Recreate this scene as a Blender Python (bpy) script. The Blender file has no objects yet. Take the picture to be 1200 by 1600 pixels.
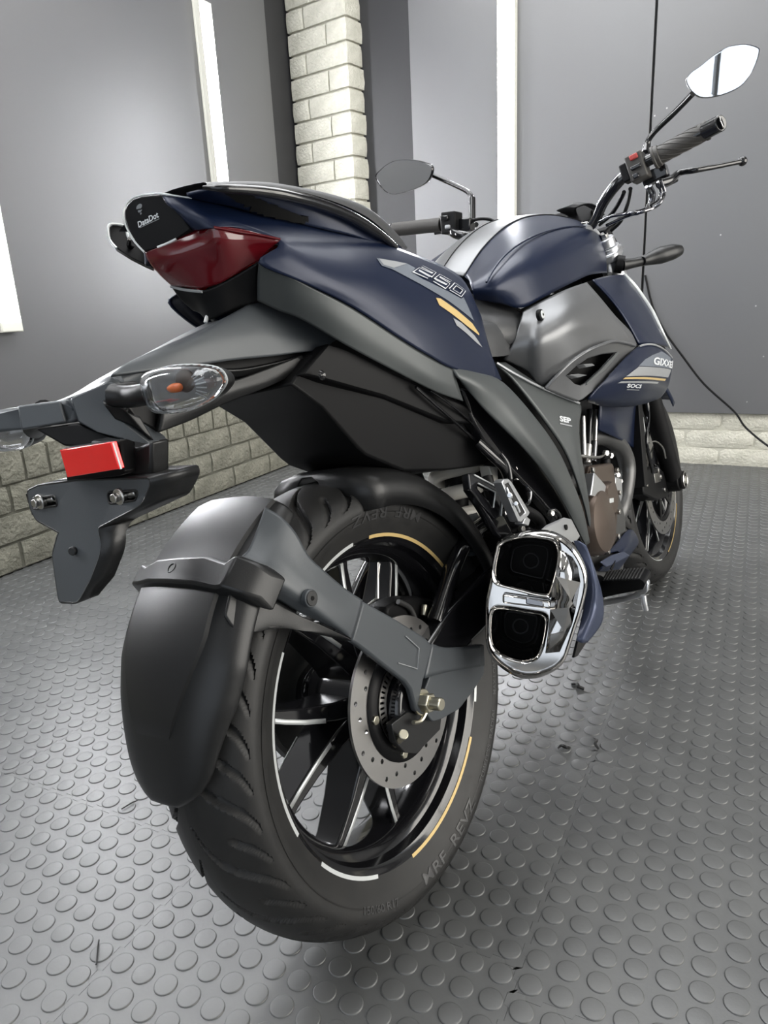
import bpy, bmesh, math, random
from mathutils import Vector, Matrix, noise
from mathutils.bvhtree import BVHTree
random.seed(7)
R = math.radians
S = bpy.context.scene
COL = S.collection

# ------------------------------------------------------------------ camera, world, lights, exposure
cam = bpy.data.cameras.new('camera'); camo = bpy.data.objects.new('camera', cam); COL.objects.link(camo)
cam.sensor_fit = 'VERTICAL'; cam.sensor_height = 24.0; cam.lens = 1113.260 * 24.0 / 1600.0
cam.clip_start = 0.02
camo.matrix_world = Matrix.Translation((-0.6949,-0.4992,0.8296)) @ Matrix([[0.569672, 0.260154, -0.779611], [-0.820409, 0.123424, -0.558298], [-0.049021, 0.957646, 0.283744]]).to_4x4()
S.camera = camo
S.view_settings.view_transform = 'Standard'; S.view_settings.look = 'None'
S.view_settings.gamma = 1.0; S.view_settings.use_curve_mapping = False
S.view_settings.exposure = 0.0
world = bpy.data.worlds.new('world'); S.world = world; world.use_nodes = True
bg = world.node_tree.nodes['Background']; bg.inputs[0].default_value = (0.80, 0.88, 1.0, 1); bg.inputs[1].default_value = 0.9

# room frame: x runs along the left wall towards the far wall, y towards the left, z up
ROOM = Matrix.Translation((2.5, 2.165, 0)) @ Matrix.Rotation(R(8), 4, 'Z')
ULEN, VLEN, HGT = -6.2, 4.3, 2.95
def area(name, loc, rot, sx, sy, power, col):
    l = bpy.data.lights.new(name, 'AREA'); l.shape = 'RECTANGLE'; l.size = sx; l.size_y = sy; l.energy = power; l.color = col
    o = bpy.data.objects.new(name, l); COL.objects.link(o)
    o.matrix_world = ROOM @ Matrix.Translation(loc) @ Matrix(rot).to_4x4()
    return o
def aim(d):
    return Vector(d).to_track_quat('-Z', 'Y').to_matrix()
# daylight at the two shopfront windows (just outside the glass)
area('daylight_back', (ULEN - 0.35, -2.2, 1.45), aim((1, 0, 0)), 4.2, 2.7, 27, (0.86, 0.93, 1.0))
area('daylight_side', (-2.3, -VLEN - 0.35, 1.35), aim((0, 1, 0)), 3.0, 2.2, 150, (1.0, 0.95, 0.86))

# ------------------------------------------------------------------ materials
MT = {}
def mat(name, col, rough=0.5, metal=0.0, coat=0.0, bump=None, var=None, spec=None, emit=None, trans=0.0, alpha=1.0, ior=None):
    m = bpy.data.materials.new(name); m.use_nodes = True; n = m.node_tree; b = n.nodes['Principled BSDF']
    b.inputs['Base Color'].default_value = (*col, 1); b.inputs['Roughness'].default_value = rough; b.inputs['Metallic'].default_value = metal
    b.inputs['Coat Weight'].default_value = coat; b.inputs['Coat Roughness'].default_value = 0.06
    if spec is not None: b.inputs['Specular IOR Level'].default_value = spec
    if ior: b.inputs['IOR'].default_value = ior
    if trans: b.inputs['Transmission Weight'].default_value = trans
    if emit: b.inputs['Emission Color'].default_value = (*emit[0], 1); b.inputs['Emission Strength'].default_value = emit[1]
    if alpha < 1: b.inputs['Alpha'].default_value = alpha
    tc = n.nodes.new('ShaderNodeTexCoord')
    if var:   # (scale, amount, second colour) blotchy colour variation
        t = n.nodes.new('ShaderNodeTexNoise'); t.inputs['Scale'].default_value = var[0]; t.inputs['Detail'].default_value = 6
        n.links.new(tc.outputs['Object'], t.inputs['Vector'])
        r = n.nodes.new('ShaderNodeValToRGB'); r.color_ramp.elements[0].position = 0.38; r.color_ramp.elements[1].position = 0.65
        r.color_ramp.elements[0].color = (*col, 1); r.color_ramp.elements[1].color = (*var[2], 1)
        n.links.new(t.outputs['Fac'], r.inputs['Fac']); n.links.new(r.outputs['Color'], b.inputs['Base Color'])
        if var[1]:
            mr = n.nodes.new('ShaderNodeMapRange'); mr.inputs['To Min'].default_value = max(0.03, rough - var[1]); mr.inputs['To Max'].default_value = rough + var[1]
            n.links.new(t.outputs['Fac'], mr.inputs['Value']); n.links.new(mr.outputs['Result'], b.inputs['Roughness'])
    if bump:  # (scale, strength, distance)
        t = n.nodes.new('ShaderNodeTexNoise'); t.inputs['Scale'].default_value = bump[0]; t.inputs['Detail'].default_value = 8
        n.links.new(tc.outputs['Object'], t.inputs['Vector'])
        bp = n.nodes.new('ShaderNodeBump'); bp.inputs['Strength'].default_value = bump[1]; bp.inputs['Distance'].default_value = bump[2]
        n.links.new(t.outputs['Fac'], bp.inputs['Height']); n.links.new(bp.outputs['Normal'], b.inputs['Normal'])
    MT[name] = m
    return m
mat('navy', (0.005, 0.010, 0.030), 0.35, 0.2, 0.05, spec=0.38)
mat('navy_light', (0.050, 0.062, 0.105), 0.34, 0.4)
mat('grey_satin', (0.15, 0.153, 0.158), 0.36, 0.6)
mat('grey_matte', (0.058, 0.064, 0.065), 0.42, 0.25)
mat('plastic', (0.008, 0.0082, 0.0086), 0.38, 0, 0, (900, 0.10, 0.001), None, 0.4)
mat('plastic_grey', (0.050, 0.056, 0.062), 0.42, 0.1, 0, (900, 0.08, 0.001))
mat('black_gloss', (0.006, 0.006, 0.007), 0.13, 0, 0.3)
mat('black', (0.004, 0.004, 0.0045), 0.5, spec=0.18)
mat('switch_red', (0.36, 0.045, 0.04), 0.4)
mat('cavity', (0.003, 0.003, 0.003), 0.8, spec=0.2)
mat('seat', (0.035, 0.036, 0.038), 0.45, 0, 0, (1400, 0.25, 0.001))
mat('rubber', (0.012, 0.012, 0.012), 0.52, 0, 0, (700, 0.08, 0.001), (40, 0.08, (0.016, 0.0155, 0.015)), 0.35)
mat('rubber_print', (0.030, 0.030, 0.031), 0.4)
mat('grip', (0.040, 0.037, 0.033), 0.5, 0, 0, (500, 0.3, 0.001))
mat('chrome', (0.55, 0.54, 0.53), 0.07, 1.0)
mat('dark_chrome', (0.20, 0.20, 0.21), 0.14, 1.0)
mat('steel', (0.50, 0.49, 0.47), 0.28, 1.0, 0, (60, 0.1, 0.002))
mat('disc_steel', (0.42, 0.41, 0.40), 0.30, 1.0)
mat('zinc', (0.55, 0.52, 0.42), 0.3, 1.0)
mat('alu', (0.62, 0.63, 0.65), 0.30, 0.9)
mat('bronze', (0.115, 0.088, 0.072), 0.38, 0.7, 0, (300, 0.06, 0.001))
mat('engine_grey', (0.10, 0.10, 0.10), 0.4, 0.7)
mat('spring_white', (0.62, 0.60, 0.55), 0.35)
mat('mirror_glass', (0.92, 0.94, 0.96), 0.015, 1.0)
mat('red_lens', (0.085, 0.004, 0.007), 0.12, 0, 0.5, None, None)
mat('red_reflector', (0.75, 0.010, 0.010), 0.22, 0, 0.4)
mat('amber', (0.75, 0.16, 0.03), 0.2)
mat('gold', (0.55, 0.40, 0.17), 0.4, 0.2)
mat('silver', (0.34, 0.35, 0.36), 0.4, 0.4)
mat('silver_bright', (0.60, 0.62, 0.62), 0.35, 0.4)
mat('decal_white', (0.62, 0.64, 0.66), 0.4)
mat('decal_grey', (0.16, 0.18, 0.21), 0.4, 0.3)
mat('sticker_grey', (0.20, 0.21, 0.22), 0.5)
mat('panel_paint', (0.072, 0.073, 0.076), 0.42, 0, 0, (6, 0.05, 0.01), (2.0, 0.05, (0.072, 0.072, 0.074)), 0.5, ior=2.0)
mat('added_glow_sheet', (0.9, 0.9, 0.9), 0.5, emit=((0.97, 0.985, 1.0), 5.5))
mat('gap', (0.012, 0.012, 0.012), 0.8)
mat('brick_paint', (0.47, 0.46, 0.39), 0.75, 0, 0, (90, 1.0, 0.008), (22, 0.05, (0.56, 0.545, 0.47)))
mat('brick_shaded', (0.165, 0.16, 0.125), 0.85, 0, 0, (70, 1.0, 0.010), (18, 0.05, (0.235, 0.228, 0.18)))  # the same brick paint, darkened for the shade on the left plinth
mat('mortar_shaded', (0.12, 0.117, 0.092), 0.9, 0, 0, (80, 0.6, 0.004))  # plinth mortar with that shade put into its colour
mat('shade_dark', (0.018, 0.018, 0.020), 0.5)  # near-black for the bands of shade beside the pillar
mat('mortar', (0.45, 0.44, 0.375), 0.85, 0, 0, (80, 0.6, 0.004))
mat('mat_rubber', (0.064, 0.066, 0.066), 0.42, 0, 0, (260, 0.08, 0.002), (7, 0.06, (0.080, 0.082, 0.081)), 0.9)
mat('floor_base', (0.03, 0.03, 0.03), 0.8)
mat('plaster', (0.50, 0.50, 0.48), 0.8)
mat('ceiling_paint', (0.35, 0.35, 0.34), 0.7)
mat('beam_dark', (0.06, 0.06, 0.06), 0.6)
mat('frame_white', (0.7, 0.7, 0.7), 0.5)
mat('tube_light', (0.9, 0.9, 0.9), 0.4, emit=((0.95, 0.96, 1.0), 80.0))
mat('tube_housing', (0.75, 0.74, 0.66), 0.5)
mat('ceiling_lamp', (0.9, 0.9, 0.9), 0.4, emit=((1.0, 0.97, 0.92), 10.0))
mat('window_glass', (0.9, 0.95, 0.95), 0.02, alpha=0.06)
mat('debris', (0.01, 0.01, 0.01), 0.3)
mat('lens_clear', (0.93, 0.95, 0.97), 0.04, trans=1.0, ior=1.42)

# ------------------------------------------------------------------ helpers
def V3(p): return Vector(p)
def obj(name, verts, faces, m, parent=None, smooth=35, bevel=0, seg=2, solid=0, soff=1, sub=0, label=None, merge=False):
    me = bpy.data.meshes.new(name); me.from_pydata([tuple(v) for v in verts], [], faces); me.update()
    bm = bmesh.new(); bm.from_mesh(me)
    if merge: bmesh.ops.remove_doubles(bm, verts=bm.verts, dist=1e-5)
    bmesh.ops.recalc_face_normals(bm, faces=bm.faces); bm.to_mesh(me); bm.free()
    me.materials.append(MT[m] if isinstance(m, str) else m)
    if smooth:
        me.shade_smooth(); me.set_sharp_from_angle(angle=R(smooth))
    o = bpy.data.objects.new(name, me); COL.objects.link(o)
    if parent: o.parent = parent
    if solid:
        s = o.modifiers.new('solid', 'SOLIDIFY'); s.thickness = solid; s.offset = soff
    if bevel:
        b = o.modifiers.new('bevel', 'BEVEL'); b.width = bevel; b.segments = seg; b.limit_method = 'ANGLE'; b.angle_limit = R(28)
        b.use_clamp_overlap = True
    if sub:
        s = o.modifiers.new('sub', 'SUBSURF'); s.levels = sub; s.render_levels = sub
    if label: o['label'] = label
    return o
def empty(name, parent=None, loc=(0, 0, 0)):
    o = bpy.data.objects.new(name, None); COL.objects.link(o); o.empty_display_size = 0.1
    if parent: o.parent = parent
    o.location = loc
    return o
def tag(o, label=None, cat=None, group=None, kind=None):
    for k, v in (('label', label), ('category', cat), ('group', group), ('kind', kind)):
        if v: o[k] = v
    return o
def cr(p0, p1, p2, p3, t):
    return 0.5 * ((2 * p1) + (p2 - p0) * t + (2 * p0 - 5 * p1 + 4 * p2 - p3) * t * t + (3 * p1 - p0 - 3 * p2 + p3) * t ** 3)
def smooth_path(pts, n, closed=False):
    P = [V3(p) for p in pts]; out = []; L = len(P)
    for i in range(L if closed else L - 1):
        if closed: a, b, c, d = P[i - 1], P[i], P[(i + 1) % L], P[(i + 2) % L]
        else: a, b, c, d = P[max(i - 1, 0)], P[i], P[i + 1], P[min(i + 2, L - 1)]
        for k in range(n): out.append(cr(a, b, c, d, k / n))
    if not closed: out.append(P[-1].copy())
    return out
def net_geo(rows, nu=5, nv=5):
    rows = [smooth_path(r, nu) for r in rows]
    cols = [smooth_path([r[j] for r in rows], nv) for j in range(len(rows[0]))]
    nr, nc = len(cols[0]), len(cols)
    V = [cols[j][i] for i in range(nr) for j in range(nc)]
    F = [(i * nc + j, i * nc + j + 1, (i + 1) * nc + j + 1, (i + 1) * nc + j) for i in range(nr - 1) for j in range(nc - 1)]
    return V, F
def net(name, rows, m, parent, th=0.003, nu=5, nv=5, inward=None, **kw):
    """smooth skin through a grid of control points; the thickness goes towards the centre plane of the bike"""
    V, F = net_geo(rows, nu, nv)
    o = obj(name, V, F, m, parent, smooth=kw.pop('smooth', 50), **kw)
    me = o.data; n = Vector((0, 0, 0))
    for p in me.polygons: n += p.normal * p.area
    c = sum((v.co for v in me.vertices), Vector()) / len(me.vertices)
    out = Vector(inward) * -1 if inward else Vector((0, c.y if abs(c.y) > 0.02 else -1, 0))
    if n.dot(out) < 0: me.flip_normals()
    if th:
        s = o.modifiers.new('solid', 'SOLIDIFY'); s.thickness = th; s.offset = -1
    return o
def roundpoly(pts, r, n=4):
    P = [V3(p) for p in pts]; out = []; L = len(P)
    for i in range(L):
        a, b, c = P[i - 1], P[i], P[(i + 1) % L]
        d1 = (a - b); d2 = (c - b); k = min(r, d1.length * 0.45, d2.length * 0.45)
        s, e = b + d1.normalized() * k, b + d2.normalized() * k
        for j in range(n + 1):
            t = j / n; out.append(s * (1 - t) ** 2 + b * 2 * t * (1 - t) + e * t * t)
    return out
def plate(name, pts, d, m, parent, bevel=0.0015, rnd=0, **kw):
    """a cut-out slab: the outline pts swept along vector d"""
    P = roundpoly(pts, rnd) if rnd else [V3(p) for p in pts]; d = Vector(d); n = len(P)
    V = P + [p + d for p in P]
    F = [tuple(range(n)), tuple(range(2 * n - 1, n - 1, -1))] + [(i, (i + 1) % n, n + (i + 1) % n, n + i) for i in range(n)]
    return obj(name, V, F, m, parent, bevel=bevel, **kw)
def tube(name, pts, r, m, parent, n=10, sm=6, caps=True, closed=False, **kw):
    P = smooth_path(pts, sm, closed) if sm else [V3(p) for p in pts]; N = len(P)
    rr = r if isinstance(r, (list, tuple)) else None
    V = []; F = []; up = None
    for i, p in enumerate(P):
        if closed: t = P[(i + 1) % N] - P[i - 1]
        else: t = P[min(i + 1, N - 1)] - P[max(i - 1, 0)]
        t.normalize()
        if up is None: up = t.orthogonal().normalized()
        else:
            up = up - t * up.dot(t)
            up = up.normalized() if up.length > 1e-6 else t.orthogonal().normalized()
        s = t.cross(up)
        if rr:
            f = i / (N - 1) * (len(rr) - 1); k = min(int(f), len(rr) - 2); rad = rr[k] * (1 - f + k) + rr[k + 1] * (f - k)
        else: rad = r
        for j in range(n):
            a = 2 * math.pi * j / n; V.append(p + up * math.cos(a) * rad + s * math.sin(a) * rad)
    for i in range(N if closed else N - 1):
        for j in range(n):
            a, b = i * n, ((i + 1) % N) * n
            F.append((a + j, a + (j + 1) % n, b + (j + 1) % n, b + j))
    if caps and not closed: F += [tuple(range(n)), tuple((N - 1) * n + j for j in reversed(range(n)))]
    return obj(name, V, F, m, parent, smooth=kw.pop('smooth', 45), **kw)
def turn_geo(prof, c, seg=48, a0=0, a1=360, axis='Y'):
    """profile of (offset along the axis, radius) turned about the axle"""
    full = abs(a1 - a0 - 360) < 1e-6; V = []; F = []; n = len(prof); N = seg if full else seg + 1
    for i in range(N):
        a = R(a0 + (a1 - a0) * i / seg)
        for (o, r) in prof:
            if axis == 'Y': V.append((c[0] + r * math.cos(a), c[1] + o, c[2] + r * math.sin(a)))
            elif axis == 'X': V.append((c[0] + o, c[1] + r * math.cos(a), c[2] + r * math.sin(a)))
            else: V.append((c[0] + r * math.cos(a), c[1] + r * math.sin(a), c[2] + o))
    for i in range(seg):
        a, b = i * n, ((i + 1) % N) * n
        for j in range(n - 1): F.append((a + j, a + j + 1, b + j + 1, b + j))
    return V, F
def turned(name, prof, c, m, parent, seg=48, a0=0, a1=360, axis='Y', **kw):
    V, F = turn_geo(prof, c, seg, a0, a1, axis)
    return obj(name, V, F, m, parent, **kw)
def cyl(name, p0, p1, r, m, parent, n=20, r2=None, bevel=0.001, **kw):
    return tube(name, [p0, p1], [r, r2 if r2 is not None else r], m, parent, n=n, sm=0, bevel=bevel, **kw)
def box_geo(c, s):
    x, y, z = c; a, b, h = s[0] / 2, s[1] / 2, s[2] / 2
    V = [(x + i * a, y + j * b, z + k * h) for i in (-1, 1) for j in (-1, 1) for k in (-1, 1)]
    return V, [(0, 1, 3, 2), (4, 6, 7, 5), (0, 4, 5, 1), (2, 3, 7, 6), (0, 2, 6, 4), (1, 5, 7, 3)]
def box(name, c, s, m, parent=None, bevel=0.002, **kw):
    V, F = box_geo(c, s); return obj(name, V, F, m, parent, bevel=bevel, **kw)
def holed(name, outer, holes, d, m, parent, bevel=0, **kw):
    """flat sheet with holes cut through, swept along d"""
    bm = bmesh.new(); loops = []
    for lp in [outer] + holes:
        vs = [bm.verts.new(V3(p)) for p in lp]; loops.append(vs)
        for i in range(len(vs)): bm.edges.new((vs[i - 1], vs[i]))
    bmesh.ops.triangle_fill(bm, use_beauty=True, use_dissolve=False, edges=bm.edges[:])
    g = bmesh.ops.extrude_face_region(bm, geom=bm.faces[:])
    bmesh.ops.translate(bm, vec=Vector(d), verts=[e for e in g['geom'] if isinstance(e, bmesh.types.BMVert)])
    bm.verts.index_update(); V = [v.co.copy() for v in bm.verts]; F = [tuple(v.index for v in f.verts) for f in bm.faces]; bm.free()
    return obj(name, V, F, m, parent, bevel=bevel, **kw)
def mirror(o, parent=None, k=1.0, dx=0.0):
    """the same part on the left side of the bike"""
    c = o.copy()
    if o.data:
        c.data = o.data.copy(); c.data.transform(Matrix.Translation((dx, 0, 0)) @ Matrix.Scale(-k, 4, (0, 1, 0))); c.data.flip_normals()
    else: c.location.y *= -1
    COL.objects.link(c); c.parent = parent or o.parent
    for ch in list(o.children): mirror(ch, c, k, dx)
    return c
def bvh(o):
    dg = bpy.context.evaluated_depsgraph_get(); e = o.evaluated_get(dg); me = e.to_mesh()
    t = BVHTree.FromPolygons([v.co.copy() for v in me.vertices], [tuple(p.vertices) for p in me.polygons]); e.to_mesh_clear(); return t
def lay(name, V, F, target, m, parent, off=0.0007, cell=0.012, dirv=(0, 1, 0), start=-0.6, **kw):
    """flat print laid on a body panel: cut into small cells and dropped sideways on the panel's skin"""
    bm = bmesh.new(); vs = [bm.verts.new(V3(v)) for v in V]
    for f in F:
        try: bm.faces.new([vs[i] for i in f])
        except ValueError: pass
    d = Vector(dirv).normalized()
    ax = [a for a in (Vector((1, 0, 0)), Vector((0, 1, 0)), Vector((0, 0, 1))) if abs(a.dot(d)) < 0.75]
    for a in ax:
        lo = min(v.co.dot(a) for v in bm.verts); hi = max(v.co.dot(a) for v in bm.verts); x = lo + cell
        while x < hi:
            bmesh.ops.bisect_plane(bm, geom=bm.verts[:] + bm.edges[:] + bm.faces[:], plane_co=a * x, plane_no=a); x += cell
    t = target if isinstance(target, BVHTree) else bvh(target)
    for v in bm.verts:
        o = v.co + d * (start - v.co.dot(d)); h = t.ray_cast(o, d)
        if h[0] is None:
            h = t.find_nearest(v.co)
        n = h[1] if h[1].dot(d) < 0 else -h[1]
        v.co = h[0] + n * off
    bm.verts.index_update(); VV = [v.co.copy() for v in bm.verts]; FF = [tuple(v.index for v in f.verts) for f in bm.faces]; bm.free()
    return obj(name, VV, FF, m, parent, smooth=60, **kw)
def text_geo(s, bold=0.0, shear=0.0, outline=False):
    cu = bpy.data.curves.new('t', 'FONT'); cu.body = s; cu.size = 1; cu.offset = bold; cu.shear = shear; cu.resolution_u = 3
    o = bpy.data.objects.new('t', cu); COL.objects.link(o); bpy.context.view_layer.update()
    me = bpy.data.meshes.new_from_object(o.evaluated_get(bpy.context.evaluated_depsgraph_get()))
    V = [v.co.copy() for v in me.vertices]; F = [tuple(p.vertices) for p in me.polygons]
    bpy.data.objects.remove(o); bpy.data.meshes.remove(me); bpy.data.curves.remove(cu)
    x0, x1 = min(v.x for v in V), max(v.x for v in V); y0, y1 = min(v.y for v in V), max(v.y for v in V)
    return [Vector(((v.x - x0) / (x1 - x0), (v.y - y0) / (y1 - y0), 0)) for v in V], F
def stroke_geo(glyphs, w):
    """letters drawn as bars: glyphs = list of polylines in a unit square, w = stroke half width"""
    V = []; F = []
    for pl in glyphs:
        P = [Vector((x, y, 0)) for x, y in pl]; n = len(P); L = []; Rr = []
        for i in range(n):
            t = (P[min(i + 1, n - 1)] - P[max(i - 1, 0)]).normalized(); nn = Vector((-t.y, t.x, 0))
            k = w
            if 0 < i < n - 1:
                t1 = (P[i] - P[i - 1]).normalized(); k = w / max(0.5, abs(nn.dot(Vector((-t1.y, t1.x, 0)))))
            L.append(P[i] + nn * k); Rr.append(P[i] - nn * k)
        b = len(V); V += L + Rr
        for i in range(n - 1): F.append((b + i, b + i + 1, b + n + i + 1, b + n + i))
    return V, F
def frame3(V, o, e, h):
    o, e, h = V3(o), V3(e), V3(h); return [o + (e - o) * v.x + (h - o) * v.y for v in V]

# ------------------------------------------------------------------ the room
def room(o): o.matrix_world = ROOM; return o
def struct(o): o['kind'] = 'structure'; return o
# floor slab and rubber coin mats, each 0.5 m with interlocking teeth
floor = struct(room(box('floor', (ULEN / 2 + 0.3, -VLEN / 2 + 0.1, -0.054), (-ULEN + 1.0, VLEN + 0.7, 0.1), 'floor_base', None, 0)))
TS = 0.5; NS = 13; PT_ = TS / NS
def tile_mesh():
    V = []; F = []
    def edge(n):       # tooth profile along one side
        out = []
        for i in range(n):
            for (f, a) in ((0.0, -1), (0.46, -1), (0.54, 1), (0.96, 1)): out.append(((i + f) / n * TS, a * 0.0035))
        return out
    e = edge(NS); g = 0.0002
    loop = [(x, y + g) for x, y in e] + [(TS + y - g, x) for x, y in e] + [(x, TS + y - g) for x, y in reversed(e)] + [(y + g, x) for x, y in reversed(e)]
    n = len(loop)
    q = 0.008; inner = [(min(max(x, q), TS - q), min(max(y, q), TS - q)) for x, y in loop]
    V += [(x, y, 0.0) for x, y in loop] + [(x, y, -0.004) for x, y in loop] + [(x, y, 0.0) for x, y in inner] + [(q - .001, q - .001, -0.00003), (TS - q + .001, q - .001, -0.00003), (TS - q + .001, TS - q + .001, -0.00003), (q - .001, TS - q + .001, -0.00003)]
    F += [(i, n + i, n + (i + 1) % n, (i + 1) % n) for i in range(n)] + [(i, (i + 1) % n, 2 * n + (i + 1) % n, 2 * n + i) for i in range(n)] + [(3 * n, 3 * n + 1, 3 * n + 2, 3 * n + 3)]
    for i in range(NS):
        for j in range(NS):
            cx, cy = (i + 0.5) * PT_, (j + 0.5) * PT_; b = len(V); s = 20
            for (r, z) in ((0.0154, -0.0002), (0.0150, 0.0011), (0.0144, 0.0016), (0.0134, 0.0017)):
                V += [(cx + r * math.cos(2 * math.pi * k / s), cy + r * math.sin(2 * math.pi * k / s), z) for k in range(s)]
            for q in range(3):
                F += [(b + q * s + k, b + q * s + (k + 1) % s, b + (q + 1) * s + (k + 1) % s, b + (q + 1) * s + k) for k in range(s)]
            F.append(tuple(b + 3 * s + k for k in range(s)))
    return V, F
V, F = tile_mesh()
t0 = obj('rubber_mat', V, F, 'mat_rubber', None, smooth=40)
first = True
for ci in range(-1, 9):            # columns across the room; a column is shifted along by whole teeth
    y1 = -1.992 + (3 - ci) * TS
    base = -2.376 - (12 * PT_ if ci < 3 else (0, 5, 2, 9, 4, 7)[ci - 3] * PT_)
    for ri in range(-9, 8):
        x = base + ri * TS
        if x > 0.2 or x < ULEN - 0.4: continue
        o = t0 if first else t0.copy()
        if not first: COL.objects.link(o)
        first = False; o.parent = floor; o.location = (x, y1 - TS, 0)

# walls
wl = struct(room(box('wall_left', (ULEN / 2 + 0.4, 0.2, HGT / 2), (-ULEN + 1.2, 0.14, HGT), 'plaster', None, 0)))
wf = struct(room(box('wall_front', (0.24, -VLEN / 2, HGT / 2), (0.14, VLEN + 0.6, HGT), 'plaster', None, 0)))
ce = struct(room(box('ceiling', (ULEN / 2, -VLEN / 2 + 0.1, HGT + 0.05), (-ULEN + 1.0, VLEN + 0.9, 0.1), 'ceiling_paint', None, 0)))
for i, x in enumerate((-5.2, -4.9, -2.4, -0.3)):
    box('beam', (x, -VLEN / 2, HGT - 0.09), (0.1, VLEN + 0.2, 0.18), 'beam_dark', ce, 0.004)
for (cx, cy, sx, sy) in ((-3.6, -0.75, 2.2, 1.2), (-1.35, -1.5, 1.7, 2.5)):
    box('added_glow_sheet', (cx, cy, HGT - 0.012), (sx, sy, 0.02), 'added_glow_sheet', ce, 0)  # roof sheets out of view, added to brighten the floor and wall tops
    box('added_glow_sheet_frame', (cx, cy - sy / 2 - 0.02, HGT - 0.03), (sx + 0.08, 0.04, 0.06), 'frame_white', ce, 0); box('added_glow_sheet_frame', (cx, cy + sy / 2 + 0.02, HGT - 0.03), (sx + 0.08, 0.04, 0.06), 'frame_white', ce, 0)
def wall_with_opening(name, along, pos, lo, hi, z0, z1, a, b):
    """a wall of four slabs round one window opening; along = 'x' or 'y'"""
    root = None
    for (s, e, q, w) in ((a, lo, 0, HGT), (hi, b, 0, HGT), (lo, hi, 0, z0), (lo, hi, z1, HGT)):
        c = ((s + e) / 2, pos, (q + w) / 2) if along == 'x' else (pos, (s + e) / 2, (q + w) / 2)
        d = (e - s, 0.14, w - q) if along == 'x' else (0.14, e - s, w - q)
        if root is None: root = struct(room(box(name, c, d, 'plaster', None, 0)))
        else: box('wall_section', c, d, 'plaster', root, 0)
    return root
def shop_window(name, along, pos, lo, hi, z0, z1, n):
    root = struct(room(box(name, ((lo + hi) / 2, pos, z0 + 0.03) if along == 'x' else (pos, (lo + hi) / 2, z0 + 0.03), (hi - lo, 0.08, 0.06) if along == 'x' else (0.08, hi - lo, 0.06), 'beam_dark', None, 0.003)))
    P = lambda t, z: (t, pos, z) if along == 'x' else (pos, t, z)
    D = lambda w, z: (w, 0.07, z) if along == 'x' else (0.07, w, z)
    box('frame_rail', P((lo + hi) / 2, z1 - 0.03), D(hi - lo, 0.06), 'beam_dark', root)
    for i in range(n + 1): box('mullion', P(lo + 0.02 + (hi - lo - 0.04) * i / n, (z0 + z1) / 2), D(0.022, z1 - z0), 'beam_dark', root)
    for i in range(n):
        w = (hi - lo - 0.04) / n; g = box('glass_pane', P(lo + 0.02 + w * (i + 0.5), (z0 + z1) / 2), D(w - 0.035, z1 - z0 - 0.1), 'window_glass', root, 0)

wall_with_opening('wall_back', 'y', ULEN - 0.0, -VLEN + 0.15, -0.12, 0.15, 2.80, -VLEN - 0.1, 0.15)
shop_window('window_1', 'y', ULEN - 0.02, -VLEN + 0.15, -0.12, 0.15, 2.80, 6)
wall_with_opening('wall_right', 'x', -VLEN - 0.0, -3.9, -0.7, 0.15, 2.5, ULEN - 0.1, 0.3)
shop_window('window_2', 'x', -VLEN - 0.02, -3.9, -0.7, 0.15, 2.5, 3)

# dark wall boards
def board(x0, x1, y0, y1, z0, z1, par): return box('wall_board', ((x0 + x1) / 2, (y0 + y1) / 2, (z0 + z1) / 2), (abs(x1 - x0), abs(y1 - y0), z1 - z0), 'panel_paint', par, 0.0015)
for a, b in ((-0.128, -0.640), (-0.642, -3.10), (-3.102, -4.33), (-4.332, -5.56)):
    board(b, a, 0.11, 0.128, 0.40, 2.9, wl)
box('shade_strip', (0.016, 0.1215, 1.65), (0.284, 0.013, 2.5), 'shade_dark', wl, 0.001)  # dark strip standing in for the pillar's shade on the left wall
box('shade_strip', (0.1215, -0.24, 1.576), (0.013, 0.636, 2.648), 'shade_dark', wf, 0.001)  # same painted shade, on the far wall side of the pillar
for a, b in ((-0.560, -1.059), (-1.061, -1.697), (-1.707, -2.93), (-2.935, -4.15)):
    board(0.108, 0.128, b, a, 0.252, 2.9, wf)
box('board_gap', (0.1285, -1.702, 1.6), (0.004, 0.012, 2.6), 'gap', wf, 0)
for q in [(0.1080,-2.2312,0.5101),(0.1080,-2.1823,0.3074),(0.1080,-2.1815,0.7284),(0.1080,-2.0176,1.0339),(0.1080,-1.7176,1.5439),(0.1080,-1.7658,1.5667)]:
    cyl('screw', (q[0] + 0.002, q[1], q[2]), (q[0] - 0.0015, q[1], q[2]), 0.0035, 'steel', wf, n=10, bevel=0)

# bricks: a few shared, uneven bricks, copied into the courses
def brick_meshes(sx, sy, sz, amp, m, k=4):
    out = []
    for q in range(k):
        bm = bmesh.new(); bmesh.ops.create_cube(bm, size=1)
        bmesh.ops.subdivide_edges(bm, edges=[e for e in bm.edges if abs((e.verts[0].co - e.verts[1].co).x) > 0.5], cuts=5)
        bmesh.ops.subdivide_edges(bm, edges=[e for e in bm.edges if abs((e.verts[0].co - e.verts[1].co).z) > 0.5], cuts=2)
        for v in bm.verts:
            c = v.co
            nx = noise.noise(Vector((c.x * sx * 22 + q * 9, c.z * sz * 30, q * 5.3)))
            edge = (abs(c.x) > 0.49) + (abs(c.z) > 0.49)
            v.co = Vector((c.x * sx + (random.random() - .5) * amp * 0.5, c.y * sy, c.z * sz + (random.random() - .5) * amp * 0.4))
            if c.y < 0: v.co.y += -nx * amp * 1.6 + edge * amp * 1.3
        me = bpy.data.meshes.new('brick'); bm.to_mesh(me); bm.free(); me.materials.append(MT[m])
        me.shade_smooth(); me.set_sharp_from_angle(angle=R(45)); out.append(me)
    return out
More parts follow.
